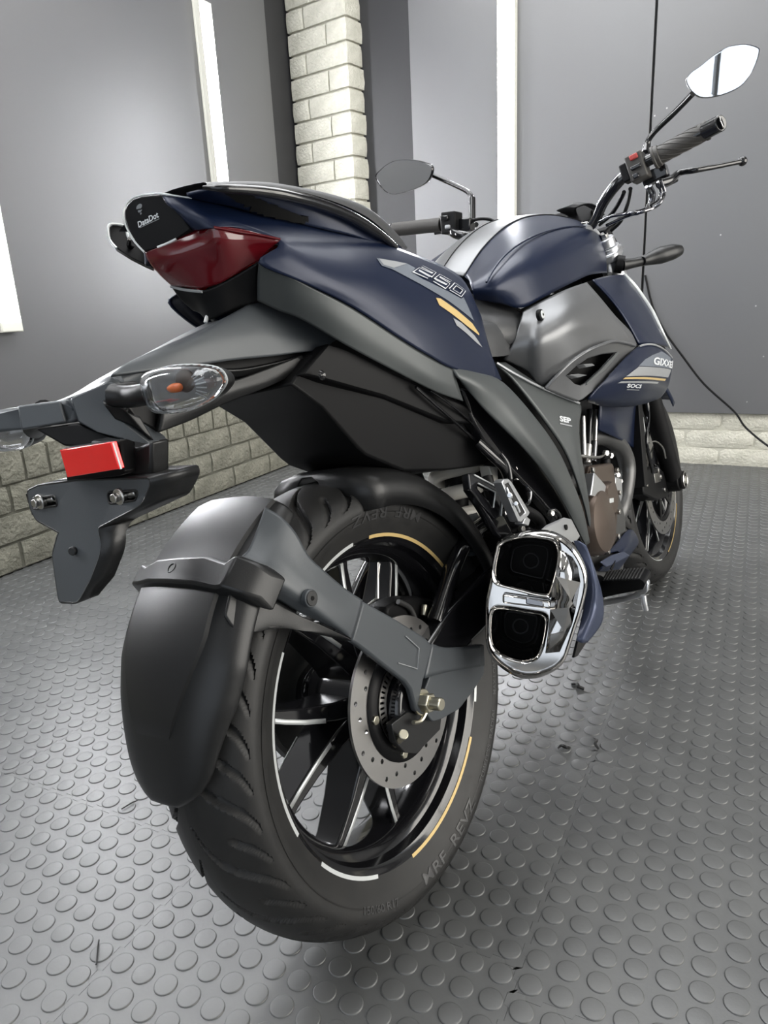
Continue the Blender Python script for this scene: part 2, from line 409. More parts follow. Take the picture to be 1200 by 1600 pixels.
def put(meshes, loc, par, rot=0, sc=1):
    o = bpy.data.objects.new('brick', random.choice(meshes)); COL.objects.link(o); o.parent = par; o.location = loc
    o.rotation_euler = (0, 0, rot); o.scale = (sc, 1, 1); return o
# low rough-faced brick plinth along the left wall, a soldier course on top
box('mortar_bed', (ULEN / 2 + 0.1, 0.070, 0.198), (-ULEN + 0.3, 0.12, 0.396), 'mortar_shaded', wl, 0.004)
BR = brick_meshes(0.278, 0.05, 0.088, 0.0028, 'brick_shaded', 5); BS = brick_meshes(0.086, 0.05, 0.108, 0.0024, 'brick_shaded', 5)
BT = brick_meshes(0.089, 0.10, 0.02, 0.004, 'brick_shaded', 3)
for c in range(3):
    z = 0.051 + c * 0.1; x = 0.0 - (0.15 if c % 2 else 0.0)
    while x > ULEN + 0.2:
        L = 0.292
        if x - L < -4.6: break
        put(BR, (x - L / 2, 0.025, z), wl); x -= L
    if c % 2: put(BR, (-0.075, 0.025, z), wl, 0, 0.48)
x = -0.05
while x > -4.4:
    put(BS, (x, 0.024, 0.357), wl); put(BT, (x, 0.060, 0.403), wl); x -= 0.0985
# matching plinth under the boards of the far wall
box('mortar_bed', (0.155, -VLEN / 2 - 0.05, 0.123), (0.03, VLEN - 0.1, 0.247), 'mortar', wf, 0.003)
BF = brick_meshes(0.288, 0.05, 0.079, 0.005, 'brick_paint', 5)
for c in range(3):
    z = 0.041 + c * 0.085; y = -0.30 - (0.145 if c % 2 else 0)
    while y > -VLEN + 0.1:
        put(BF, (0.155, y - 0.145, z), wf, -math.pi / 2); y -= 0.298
# painted brick pillar, standing proud of the corner
pil = struct(box('brick_pillar', (0.15, 0.195, HGT / 2), (0.27, 0.36, HGT), 'mortar', None, 0.003))
pil.matrix_world = ROOM @ Matrix.Translation((-0.005, -0.275, 0)) @ Matrix.Rotation(R(-9), 4, 'Z')
BL = brick_meshes(0.262, 0.03, 0.092, 0.0028, 'brick_paint', 4); BH = brick_meshes(0.120, 0.03, 0.092, 0.0028, 'brick_paint', 4)
z = 0.05; c = 0
while z < HGT:
    # broad face (towards the camera) and side face (towards the far wall boards)
    for (a, L) in (((0.005, 0.262), (0.275, 0.110)) if c % 2 else ((0.005, 0.120), (0.133, 0.252))):
        m = BL if L > 0.2 else BH
        o = put(m, (0.010, a + L / 2, z), pil, -math.pi / 2); o.scale = (L / (0.262 if L > 0.2 else 0.12), 1, 1)
    for (a, L) in (((0.0, 0.120), (0.128, 0.160)) if c % 2 else ((0.0, 0.262),)):
        m = BL if L > 0.2 else BH
        o = put(m, (a + L / 2, 0.010, z), pil, 0); o.scale = (L / (0.262 if L > 0.2 else 0.12), 1, 1)
    z += 0.1035; c += 1

# LED tube lamps screwed to the boards
def lamp(x, y, z0, z1, wall, label):
    t = empty('tube_light'); t.matrix_world = ROOM @ Matrix.Translation((x, y, z0)) @ (Matrix.Rotation(0 if wall == 'left' else R(-90), 4, 'Z'))
    # local: -y points into the room
    h = z1 - z0
    box('housing', (0, 0.006, h / 2), (0.085, 0.012, h), 'tube_housing', t, 0.002)
    box('diffuser', (0, -0.014, h / 2), (0.076, 0.028, h - 0.07), 'tube_light', t, 0.006)
    for sx in (-0.0405, 0.0405): box('side_rail', (sx, -0.012, h / 2), (0.003, 0.030, h), 'tube_housing', t, 0.0005)
    box('end_cap', (0, -0.014, 0.017), (0.080, 0.032, 0.034), 'tube_housing', t, 0.004)
    box('end_cap', (0, -0.014, h - 0.017), (0.080, 0.032, 0.034), 'tube_housing', t, 0.004)
    tag(t, label, 'wall lamp', 'upright tube lamps on the walls')
lamp(-1.868, 0.098, 0.79, 2.12, 'left', 'lit white tube lamp on the left wall, nearest, at the left edge of the picture')
lamp(-0.640, 0.098, 0.79, 2.12, 'left', 'lit white tube lamp on the left wall between the near lamp and the brick pillar')
lamp(-3.10, 0.098, 0.79, 2.12, 'left', 'lit white tube lamp on the left wall beside the viewer, outside the picture')
lamp(0.096, -1.060, 0.79, 2.12, 'far', 'lit white tube lamp on the far wall, right of the brick pillar')
for i, (x, y) in enumerate(((-4.6, -1.2), (-4.6, -3.2), (-2.4, -1.6), (-2.4, -3.2))):
    t = box('ceiling_light', (x, y, HGT - 0.20), (1.2, 0.12, 0.05), 'frame_white', None, 0.004); room(t)
    box('diffuser', (x, y, HGT - 0.232), (1.18, 0.10, 0.02), 'ceiling_lamp', t, 0.004)
    tag(t, 'long white batten lamp under the ceiling, ' + ('behind the viewer near the left wall', 'behind the viewer near the right wall', 'above the motorcycle', 'right of the motorcycle')[i], 'ceiling lamp', 'ceiling battens')
# black cable hanging on the far wall and swinging out to the right
cb = tube('power_cable', [(0.1000,-1.7133,0.8841),(0.1000,-1.7547,0.7404),(0.0900,-1.8183,0.6239),(0.0800,-1.8976,0.5190),(0.0600,-2.0000,0.3931),(0.0300,-2.1347,0.2746),(0.0100,-2.1873,0.2071)] + [(-0.0500,-2.2818,0.1388),(-0.1200,-2.3821,0.0883),(-0.2000,-2.5218,0.0334),(-0.3000,-2.7320,-0.0244)], 0.0045, 'black', None, n=8)
room(cb); tag(cb, 'thin black cable hanging in a slack curve against the far wall at right', 'cable')
# scraps of dark tape left on the mats
for i, (q, L, W, a) in enumerate((('a', 0.035, 0.006, 0.4), ('b', 0.03, 0.010, 1.2), ('c', 0.022, 0.008, 2.0), ('d', 0.04, 0.003, 0.75), ('e', 0.03, 0.003, -0.3))):
    p = [(-2.3382,-1.9963,0.0040),(-2.1336,-1.9264,0.0040),(-2.3548,-1.9463,0.0040),(-3.0676,-1.4835,0.0040),(-2.8274,-1.2785,0.0040)][i]
    pts = [(0, 0, 0), (L * .3, W * .7, 0.004), (L * .65, -W * .3, 0.003), (L, W * .2, 0)]
    if i > 2: pts = [(0, 0, 0), (L / 2, 0, 0.001), (L, 0, 0)]
    o = tube('debris_scrap', pts, [W * .35, W * .5, W * .2] if i < 3 else 0.0012, 'debris', None, n=6, sm=3); o.matrix_world = ROOM @ Matrix.Translation(p) @ Matrix.Rotation(a, 4, 'Z')
    tag(o, ('crumpled black scrap on the mats right of the rear wheel', 'curled black scrap on the mats just below the exhaust', 'small black scrap lying left of the crumpled one on the mats', 'thin black sliver standing in the mat joint at the lower left', 'thin black sliver on the mat joint left of the rear mudguard')[i], 'scrap')

# ------------------------------------------------------------------ the motorcycle (x forward, y left, z up in its own frame)
bike = empty('motorcycle', None, (0, 0, 0.0014)); bike.rotation_euler = (-0.1904, 0, 0)
tag(bike, 'dark blue and black naked motorcycle leaning on its side stand, seen from behind', 'motorcycle')
bpy.context.view_layer.update()

# ---- wheels
def wheel(name, c, ro, prof, rim_w, disc_r, front):
    w = empty(name, bike)
    # tyre: fine skin with the tread grooves pressed into it
    ps = smooth_path([(a, 0, b) for a, b in prof], 6 if not front else 3); ps = [(p.x, p.z) for p in ps]
    full = ps + [(-a, b) for a, b in reversed(ps[:-1])]
    # resample at even steps
    d = [0]
    for i in range(1, len(full)): d.append(d[-1] + math.hypot(full[i][0] - full[i - 1][0], full[i][1] - full[i - 1][1]))
    step = 0.0021 if not front else 0.004; M = int(d[-1] / step); pr = []; k = 0
    for i in range(M + 1):
        s = d[-1] * i / M
        while k < len(d) - 2 and d[k + 1] < s: k += 1
        f = (s - d[k]) / max(1e-9, d[k + 1] - d[k]); pr.append((full[k][0] * (1 - f) + full[k + 1][0] * f, full[k][1] * (1 - f) + full[k + 1][1] * f))
    N = 900 if not front else 420; n = len(pr); rep = 21
    long_ = [(-0.004, -1.5), (0.0, 0.0), (0.0147, 5.7), (0.0265, 9.2), (0.042, 11.6), (0.060, 13.8), (0.072, 15.8), (0.080, 18.4), (0.088, 22.0)]
    half = [abs(k_ - M / 2) * d[-1] / M for k_ in range(M + 1)]
    def th(s):
        for i in range(len(long_) - 1):
            a, b = long_[i], long_[i + 1]
            if s <= b[0]: return a[1] + (b[1] - a[1]) * (s - a[0]) / (b[0] - a[0])
        return 99
    V = []; F = []
    sc = ro / 0.306
    for i in range(N):
        ang = 360.0 * i / N
        for (y, r), s in zip(pr, half):
            dep = 0
            if front: s = s / 0.72
            if s < 0.09:
                a = ang if y < 0 else (ang + 8.57)
                for (off, s0, s1, wd, dd) in ((0.0, 0.001, 0.0855, 0.0042, 0.0075), (8.57, 0.047, 0.0845, 0.0036, 0.0060)):
                    if s0 < s < s1:
                        q = (a - off - 179.2 - th(s)) % (360 / rep); q = min(q, 360 / rep - q)
                        dist = R(q) * r * 0.80
                        taper = min(1, (s - s0) / 0.006, (s1 - s) / 0.003)
                        wv = wd * (0.35 + 0.65 * min(1, s / 0.03)) * (0.4 + 0.6 * taper)
                        if dist < wv * 1.25: dep = max(dep, dd * min(1, (wv * 1.25 - dist) / (wv * 0.45)) * taper)
            rr = r - dep; aa = R(ang); V.append((c[0] + rr * math.cos(aa), y, c[2] + rr * math.sin(aa)))
    for i in range(N):
        a, b = i * n, ((i + 1) % N) * n
        for j in range(n - 1): F.append((a + j, a + j + 1, b + j + 1, b + j))
    obj('tyre', V, F, 'rubber', w, smooth=38)
    hw = rim_w
    # rim: barrel with flanges, gloss black
    k = (ro - 0.306) * 0.2
    rp = [(-hw - 0.002, 0.2165), (-hw - 0.004, 0.226), (-hw - 0.0035, 0.2305), (-hw + 0.0005, 0.2300), (-hw + 0.004, 0.222), (-hw + 0.006, 0.216), (-hw + 0.018, 0.2115), (-hw + 0.024, 0.200), (-hw + 0.034, 0.1935)]
    inner = rp[:]; outer = [(-hw + 0.036, 0.200), (-hw + 0.02, 0.217), (-hw + 0.004, 0.2165)]
    prof_r = [(a, b) for a, b in reversed(inner)]
    ring = [(-hw - 0.0035, 0.2305), (-hw - 0.0045, 0.226), (-hw - 0.002, 0.2205), (-hw + 0.002, 0.2175), (-hw + 0.004, 0.2125), (-hw + 0.016, 0.2085), (-hw + 0.022, 0.1985), (-hw + 0.034, 0.1925)]
    sym = ring + [(-a, b) for a, b in reversed(ring)] + [(hw - 0.02, 0.217), (hw - 0.034, 0.199), (-hw + 0.034, 0.199), (-hw + 0.02, 0.217), ring[0]]
    rim = turned('rim', sym, c, 'black_gloss', w, seg=120)
    # tape stripes on the rim flange
    def stripe(nm, m, a0, a1, side=-1, lab=None):
        rr = [(side * (hw + 0.0052), 0.2262), (side * (hw + 0.0036), 0.2205)]
        o = turned(nm, rr, c, m, w, seg=max(6, int((a1 - a0) / 3)), a0=a0, a1=a1, label=lab); return o
    for s in (-1, 1):
        for a0, a1, m in (((140, 196, 'silver_bright'), (211, 242, 'silver_bright'), (262, 318, 'gold'), (332, 345, 'silver_bright'), (93, 128, 'silver_bright'), (35, 84, 'gold')) if not front else ((200, 262, 'silver_bright'), (280, 330, 'gold'), (20, 80, 'silver_bright'), (100, 150, 'gold'))):
            stripe('rim_tape', m, a0, a1, s, 'gold rim tape' if m == 'gold' else 'silver rim tape')
    # hub and ten spokes in five V pairs
    turned('hub', [(-0.062, 0.012), (-0.062, 0.035), (-0.05, 0.052), (-0.02, 0.056), (0.02, 0.056), (0.05, 0.052), (0.062, 0.035), (0.062, 0.012)], c, 'black_gloss', w, seg=40)
    for p in range(5):
        base = 251 + 72 * p if not front else 268 + 72 * p
        for s in (-1, 1):
            a0, a1 = R(base + s * 10), R(base + s * 19)
            dx = -s
            ca, cb_ = Vector((math.cos(a0), 0, math.sin(a0))), Vector((math.cos(a1), 0, math.sin(a1)))
            VV = []; FF = []
            for f in (0, 0.25, 0.6, 0.9, 1.0):
                a = a0 + (a1 - a0) * f; rad = 0.045 + (0.199 - 0.045) * f
                cx = Vector((math.cos(a), 0, math.sin(a))); tg = Vector((-cx.z, 0, cx.x))
                wv = 0.014 - 0.006 * f + (0.003 if f > 0.95 else 0); hv = (0.034 - 0.014 * f) if not front else 0.026 - 0.008 * f
                for (i, j) in ((-1, -1), (1, -1), (1, 1), (-1, 1)): VV.append(Vector(c) + cx * rad + tg * wv * i + Vector((0, hv * j, 0)))
            for q in range(4):
                b = q * 4
                for j in range(4): FF.append((b + j, b + (j + 1) % 4, b + 4 + (j + 1) % 4, b + 4 + j))
            FF += [(3, 2, 1, 0), (16, 17, 18, 19)]
            sp = obj('spoke', VV, FF, 'black_gloss', w, bevel=0.003)
            # polished edge along the outer corner of the spoke
            for side in (-1, 1):
                E1 = []
                for f in (0.38, 0.6, 0.8, 0.97):
                    a = a0 + (a1 - a0) * f; rad = 0.045 + (0.199 - 0.045) * f
                    cx = Vector((math.cos(a), 0, math.sin(a))); tg = Vector((-cx.z, 0, cx.x)); wv = 0.014 - 0.006 * f; hv = (0.034 - 0.014 * f) if not front else 0.026 - 0.008 * f
                    E1.append((Vector(c) + cx * rad + tg * (wv - 0.0035) * (-s) + Vector((0, side * (hv + 0.0006), 0)), tg * 0.0030))
                EV = [p_ - t_ for p_, t_ in E1] + [p_ + t_ for p_, t_ in E1]
                obj('polished_edge', EV, [(i, i + 1, 5 + i, 4 + i) for i in range(3)], 'silver_bright', w, solid=0.0006, soff=0, label='bright silver spoke edge')
    return w, rim
RC = (0, 0, 0.305); FC = (1.345, 0, 0.293)
rw, _ = wheel('rear_wheel', RC, 0.306, [(-0.0585, 0.2225), (-0.064, 0.233), (-0.0715, 0.248), (-0.0755, 0.262), (-0.0735, 0.272), (-0.067, 0.2815), (-0.055, 0.2905), (-0.038, 0.2985), (-0.018, 0.3045), (0.0, 0.3060)], 0.055, 0.11, False)
fw, _ = wheel('front_wheel', FC, 0.293, [(-0.0460, 0.2225), (-0.052, 0.233), (-0.055, 0.245), (-0.0545, 0.256), (-0.049, 0.266), (-0.038, 0.278), (-0.022, 0.288), (-0.008, 0.2925), (0.0, 0.2930)], 0.041, 0.15, True)
tw = turned('sidewall_ring', [(-0.0727, 0.2525), (-0.0737, 0.2535), (-0.0746, 0.2548)], RC, 'rubber', rw, seg=120, smooth=60)
def arc_text(s, c, y, rad, a_start, hgt, m, parent, adv=None, flip=False):
    V, F = text_geo(s, 0.01); span = (adv or hgt * 0.7 * len(s)) / rad; VV = []
    for v in V:
        a = R(a_start) + v.x * span * (1 if not flip else 1); r = rad + v.y * hgt * -1
        VV.append((c[0] + r * math.cos(a), y, c[2] + r * math.sin(a)))
    return VV, F
TB = bvh([o for o in rw.children if o.name.startswith('tyre')][0])
for (s, a, rad, h, adv) in (('MRF  REVZ', 262, 0.2605, 0.014, 0.16), ('TUBELESS  RADIAL', 304, 0.260, 0.007, 0.12), ('150/60 R17', 232, 0.2600, 0.009, 0.075), ('MAX LOAD', 335, 0.2605, 0.007, 0.06), ('MRF  REVZ', 60, 0.2605, 0.014, 0.16), ('TUBELESS', 118, 0.258, 0.007, 0.07)):
    VV, F = arc_text(s, RC, -0.09, rad, a, h, None, None, adv)
    lay('raised_lettering', VV, F, TB, 'rubber_print', rw, off=0.0009, cell=0.02, start=-0.12)
def disc_rotor(par, c, y, r0, r1, holes, m, name='brake_disc', th=0.004):
    def cpt(cx, cz, r, n): return [(cx + r * math.cos(2 * math.pi * i / n), y, cz + r * math.sin(2 * math.pi * i / n)) for i in range(n)]
    hs = [cpt(c[0], c[2], r0, 72)]
    for k in range(holes):
        a = 2 * math.pi * k / holes; rr = r0 + (r1 - r0) * (0.25, 0.72, 0.48)[k % 3]
        hs.append(cpt(c[0] + rr * math.cos(a), c[2] + rr * math.sin(a), 0.0033, 10))
    return holed(name, cpt(c[0], c[2], r1, 96), hs, (0, th, 0), m, par)
disc_rotor(rw, RC, -0.078, 0.077, 0.1125, 30, 'disc_steel')
turned('disc_carrier', [(-0.076, 0.080), (-0.076, 0.062), (-0.068, 0.052), (-0.064, 0.030)], RC, 'black', rw, seg=48, solid=0.004)
# slotted sensor ring and disc bolts
def slot_ring():
    hs = []
    for k in range(48):
        a = 2 * math.pi * k / 48; u = Vector((math.cos(a), 0, math.sin(a))); t = Vector((-u.z, 0, u.x)); C_ = Vector((0, -0.0805, 0.305))
        hs.append([C_ + u * 0.047 - t * 0.0015, C_ + u * 0.056 - t * 0.0015, C_ + u * 0.056 + t * 0.0015, C_ + u * 0.047 + t * 0.0015])
    cc = lambda r, n: [(r * math.cos(2 * math.pi * i / n), -0.0805, 0.305 + r * math.sin(2 * math.pi * i / n)) for i in range(n)]
    return holed('sensor_ring', cc(0.058, 96), [cc(0.043, 72)] + hs, (0, 0.0015, 0), 'steel', rw)
slot_ring()
for k in range(5):
    a = R(30 + 72 * k); q = (0.069 * math.cos(a), 0.305 + 0.069 * math.sin(a)); cyl('disc_bolt', (q[0], -0.074, q[1]), (q[0], -0.084, q[1]), 0.0065, 'zinc', rw, n=6)
# rear axle
ax = empty('rear_axle', bike)
cyl('axle_nut', (0, -0.108, 0.305), (0, -0.122, 0.305), 0.0135, 'zinc', ax, n=6, bevel=0.0015); cyl('axle_washer', (0, -0.104, 0.305), (0, -0.109, 0.305), 0.0175, 'zinc', ax, n=28)
cyl('axle_end', (0, -0.12, 0.305), (0, -0.138, 0.305), 0.0085, 'zinc', ax, n=20, bevel=0.0015, smooth=30); cyl('axle_shaft', (0, -0.1, 0.305), (0, 0.12, 0.305), 0.0085, 'steel', ax)
# left side: sprocket and chain run (mostly hidden)
turned('sprocket', [(0.085, 0.03), (0.085, 0.098), (0.089, 0.098), (0.089, 0.03)], RC, 'engine_grey', rw, seg=60)
ch = [( -0.0, 0.088, 0.405), (0.3, 0.088, 0.40), (0.56, 0.088, 0.41), (0.60, 0.088, 0.375), (0.56, 0.088, 0.34), (0.3, 0.088, 0.26), (0.0, 0.088, 0.205), (-0.07, 0.088, 0.235), (-0.1, 0.088, 0.305), (-0.07, 0.088, 0.375)]
tube('drive_chain', ch, 0.007, 'engine_grey', bike, n=6, sm=4, closed=True)

# ---- front end discs, calliper, fork
disc_rotor(fw, FC, -0.062, 0.112, 0.148, 36, 'disc_steel', th=0.004)
turned('disc_carrier', [(-0.060, 0.112), (-0.058, 0.100)], FC, 'black', fw, seg=48, solid=0.004)
for k in range(6):
    a = R(60 * k + 12); u = Vector((math.cos(a), 0, math.sin(a))); t = Vector((-u.z, 0, u.x)); C_ = Vector((FC[0], -0.060, FC[2]))
    plate('disc_arm', [C_ + u * 0.05 - t * .012, C_ + u * 0.105 - t * .006, C_ + u * 0.116 - t * .009, C_ + u * 0.116 + t * .009, C_ + u * 0.105 + t * .006, C_ + u * 0.05 + t * .012], (0, 0.004, 0), 'black', fw, 0.0005)
fk = empty('front_fork', bike)
sn, cs = math.sin(R(24.5)), math.cos(R(24.5))
def fpt(l, y, off=0.0): return Vector((1.345 - 0.0 - l * sn + off * cs, y, 0.293 + l * cs + off * sn))
for s in (-1, 1):
    y = s * 0.098
    tube('fork_tube', [fpt(0.18, y), fpt(0.44, y)], 0.0195, 'steel', fk, n=24, sm=0)
    tube('fork_slider', [fpt(-0.02, y), fpt(0.02, y), fpt(0.06, y), fpt(0.40, y)], [0.024, 0.027, 0.0255, 0.0265], 'black', fk, n=24, sm=3)
    tube('fork_upper', [fpt(0.36, y), fpt(0.69, y)], 0.0265, 'alu', fk, n=24, sm=0, bevel=0.001)
    cyl('fork_collar', fpt(0.39, y), fpt(0.41, y), 0.0285, 'black', fk, n=24)
    cyl('fork_cap', fpt(0.69, y), fpt(0.712, y), 0.021, 'alu', fk, n=20, bevel=0.003); cyl('fork_adjuster', fpt(0.712, y), fpt(0.724, y), 0.010, 'steel', fk, n=6)
    cyl('axle_clamp', (1.345, y - 0.018, 0.293), (1.345, y + 0.018, 0.293), 0.030, 'black', fk, n=28, bevel=0.003)
turned('axle_cap', [(-0.128, 0.012), (-0.128, 0.020), (-0.124, 0.0255), (-0.112, 0.0255), (-0.112, 0.0)], FC, 'black', fk, seg=36, smooth=50)
turned('axle_cap_rim', [(-0.1285, 0.0195), (-0.1300, 0.0215), (-0.1285, 0.0235)], FC, 'steel', fk, seg=36, smooth=70)
cyl('front_axle', (1.345, -0.13, 0.293), (1.345, 0.12, 0.293), 0.011, 'steel', fk)
plate('top_clamp', [fpt(0.66, -0.125, -0.03), fpt(0.66, -0.125, 0.03), fpt(0.66, 0.0, 0.045), fpt(0.66, 0.125, 0.03), fpt(0.66, 0.125, -0.03), fpt(0.66, 0.0, -0.07)], Vector((-sn, 0, cs)) * 0.022, 'alu', fk, 0.004, 0.015)
plate('lower_clamp', [fpt(0.41, -0.128, -0.03), fpt(0.41, -0.128, 0.035), fpt(0.41, 0.128, 0.035), fpt(0.41, 0.128, -0.03), fpt(0.41, 0.0, -0.07)], Vector((-sn, 0, cs)) * 0.03, 'black', fk, 0.004, 0.012)
# calliper
cal = plate('brake_caliper', [(1.1188,-0.0850,0.3623),(1.2038,-0.0850,0.3674),(1.3014,-0.0850,0.3337),(1.3607,-0.0850,0.2891),(1.3284,-0.0850,0.2541),(1.2168,-0.0850,0.2697),(1.1069,-0.0850,0.3147)], (0, 0.045, 0), 'black', bike, 0.004, 0.01)
for q in [(1.2486,-0.0900,0.3449),(1.2637,-0.0900,0.3238),(1.1327,-0.0900,0.3333),(1.2826,-0.0900,0.2834)]: cyl('caliper_bolt', q, (q[0], q[1] + 0.012, q[2]), 0.0065, 'steel', cal, n=6)
plate('caliper_badge', [(1.2063,-0.0880,0.3457),(1.2589,-0.0880,0.3375),(1.2591,-0.0880,0.3125),(1.2056,-0.0880,0.3197)], (0, 0.003, 0), 'steel', cal, 0.0004)
tube('brake_hose', [(1.1375,-0.1150,0.5715),(1.1341,-0.1150,0.5074),(1.0890,-0.1150,0.4506),(1.1148,-0.1100,0.3972),(1.1562,-0.1000,0.3592)], 0.0045, 'black_gloss', bike, n=8)
tube('sensor_wire', [(1.0912,-0.1200,0.4463),(1.1510,-0.1200,0.4384),(1.2047,-0.1200,0.4114),(1.2331,-0.1150,0.3789)], 0.002, 'steel', bike, n=6)
# front mudguard
def shell(name, c, prof, a0, a1, m, parent, seg=40, th=0.003, endr=0.0, **kw):
    """mudguard skin: cross-section prof of (side offset, radius) swept round the axle; the ends are rounded off"""
    V = []; F = []; n = len(prof)
    for i in range(seg + 1):
        f = i / seg; ang = a0 + (a1 - a0) * f
        e = 1.0
        if endr:
            q = f * (a1 - a0) / endr; q2 = (1 - f) * (a1 - a0) / endr
            e = min(1, math.sqrt(max(0.0, 1 - (1 - min(1, q2)) ** 2)) * 0.75 + 0.25)
        for (y, r) in prof:
            rr = r - (1 - e) * 0.004; V.append((c[0] + rr * math.cos(R(ang)), c[1] + y * e, c[2] + rr * math.sin(R(ang))))
    for i in range(seg):
        for j in range(n - 1): F.append((i * n + j, i * n + j + 1, (i + 1) * n + j + 1, (i + 1) * n + j))
    return obj(name, V, F, m, parent, solid=th, soff=0, smooth=50, **kw)
ff = shell('front_mudguard', FC, [(-0.066, 0.285), (-0.068, 0.300), (-0.060, 0.313), (-0.035, 0.322), (0, 0.325), (0.035, 0.322), (0.060, 0.313), (0.068, 0.300), (0.066, 0.285)], 40, 140, 'navy', bike, 30, endr=25)
for s in (-1, 1): plate('mudguard_stay', [(1.28, s * .072, .56), (1.40, s * .072, .58), (1.36, s * .078, .44), (1.30, s * .078, .42)], (0, s * .006, 0), 'black', ff, 0.002, 0.01)

# ---- swingarm, shock, rear mudguard with its arm
sw = empty('swingarm', bike)
for s in (-1, 1):
    plate('swingarm_beam', [(-0.045, s * .098, .300), (-0.03, s * .098, .335), (0.12, s * .098, .385), (0.42, s * .098, .43), (0.47, s * .098, .40), (0.46, s * .098, .34), (0.12, s * .098, .315), (0.02, s * .098, .27), (-0.03, s * .098, .275)], (0, -s * .030, 0), 'black_gloss', sw, 0.006, 0.02)
    tube('swingarm_brace', [(0.10, s * .082, .375), (0.22, s * .080, .455), (0.36, s * .070, .46), (0.44, s * .06, .42)], 0.013, 'black_gloss', sw, n=12)
box('swingarm_bridge', (0.40, 0, 0.39), (0.07, 0.17, 0.08), 'black', sw, 0.01); cyl('pivot', (0.49, -0.11, 0.385), (0.49, 0.11, 0.385), 0.022, 'engine_grey', sw)
# end piece and calliper bracket by the axle
plate('axle_block', [(0.0579,-0.1060,0.3472),(0.1900,-0.1000,0.3045),(0.1758,-0.1000,0.2625),(0.1359,-0.1020,0.2548),(0.0829,-0.1060,0.2518),(0.0333,-0.1080,0.2625),(0.0124,-0.1080,0.2699),(0.0006,-0.1080,0.2911),(0.0015,-0.1080,0.3109)], (0, 0.012, 0), 'plastic_grey', sw, 0.0015, 0.006)
plate('caliper_bracket', [(-0.0248,-0.1000,0.3034),(0.0447,-0.1000,0.2574),(0.0364,-0.1000,0.2444),(-0.0251,-0.1000,0.2431),(-0.0474,-0.1000,0.2578),(-0.0615,-0.1000,0.2802),(-0.0612,-0.1000,0.3049)], (0, 0.010, 0), 'plastic', sw, 0.001)
cyl('bracket_pin', (-0.0496,-0.0880,0.2690), (-0.0578,-0.1120,0.2906), 0.0055, 'zinc', sw, n=6); cyl('bracket_pin_head', (-0.0569,-0.1100,0.2889), (-0.0587,-0.1140,0.2922), 0.0065, 'zinc', sw, n=20)
a_, b_ = (0.0104,-0.1080,0.2999), (-0.0027,-0.1180,0.3077)
cyl('arm_bolt', (a_[0], -0.106, a_[2]), (a_[0], -0.113, a_[2]), 0.0100, 'black', sw, n=24); cyl('arm_bolt_socket', (a_[0], -0.113, a_[2]), (a_[0], -0.1145, a_[2]), 0.006, 'engine_grey', sw, n=6)
tube('adjuster_washer', [(0.012, -0.1095, .297), (-0.012, -0.1095, .286), (-0.03, -0.1095, .292)], 0.003, 'zinc', sw, n=8)
# mono shock with white spring
sh = empty('mono_shock', bike)
hp = []
p0, p1 = Vector((0.335, -0.005, 0.455)), Vector((0.375, -0.005, 0.605)); dd = (p1 - p0).normalized(); e1 = dd.orthogonal().normalized(); e2 = dd.cross(e1)
for i in range(0, 81):
    t = i / 80; a = 2 * math.pi * i / 20; hp.append(p0.lerp(p1, t) + (e1 * math.cos(a) + e2 * math.sin(a)) * 0.036)
tube('spring', hp, 0.0125, 'spring_white', sh, n=10, sm=0)
cyl('damper', p0, p1, 0.020, 'black', sh); cyl('spring_seat', p1, p1 + dd * 0.012, 0.046, 'black', sh, n=32); cyl('spring_seat', p0 - dd * 0.012, p0, 0.046, 'black', sh, n=32)
# linkage cover / light grey inner guard behind the wheel
net('inner_guard', [[(0.2053,-0.0200,0.5149),(0.2670,-0.0300,0.4846),(0.3282,-0.0500,0.4798)],
 [(0.2115,-0.0500,0.4804),(0.2489,-0.0600,0.4636),(0.3028,-0.0700,0.4527)],
 [(0.2188,-0.0750,0.4440),(0.2383,-0.0800,0.4313),(0.2590,-0.0850,0.4309)]], 'plastic_grey', bike)
# front hugger over the rear wheel
shell('wheel_hugger', RC, [(-0.094, 0.262), (-0.095, 0.288), (-0.090, 0.300), (-0.072, 0.311), (-0.035, 0.318), (0.035, 0.318), (0.072, 0.311), (0.090, 0.300), (0.095, 0.288)], 5, 91, 'plastic', bike, 36, endr=6)

mg = empty('rear_mudguard', bike)
def mg_prof(w): return [(-0.087 * w, 0.300), (-0.0885 * w, 0.312), (-0.084 * w, 0.326), (-0.070 * w, 0.336), (-0.045, 0.3425), (0, 0.3455), (0.045, 0.3425), (0.070 * w, 0.336), (0.084 * w, 0.326), (0.0885 * w, 0.312), (0.087 * w, 0.300)]
def guard_k(q):
    T = [(0, 0), (0.3, 0.015), (0.5, 0.055), (0.7, 0.15), (0.84, 0.29), (0.94, 0.48), (0.99, 0.75), (1.0, 1.0)]
    for i in range(7):
        if q <= T[i + 1][0]: return T[i][1] + (T[i + 1][1] - T[i][1]) * (q - T[i][0]) / (T[i + 1][0] - T[i][0])
    return 1.0
def guard_w(a):
    T = [(100, 0.074), (113, 0.078), (122, 0.089), (130, 0.095), (147, 0.096), (154, 0.088), (161, 0.074), (167, 0.062), (171, 0.045), (173.0, 0.020)]
    for i in range(len(T) - 1):
        if a <= T[i + 1][0]: return T[i][1] + (T[i + 1][1] - T[i][1]) * (a - T[i][0]) / (T[i + 1][0] - T[i][0])
    return T[-1][1]
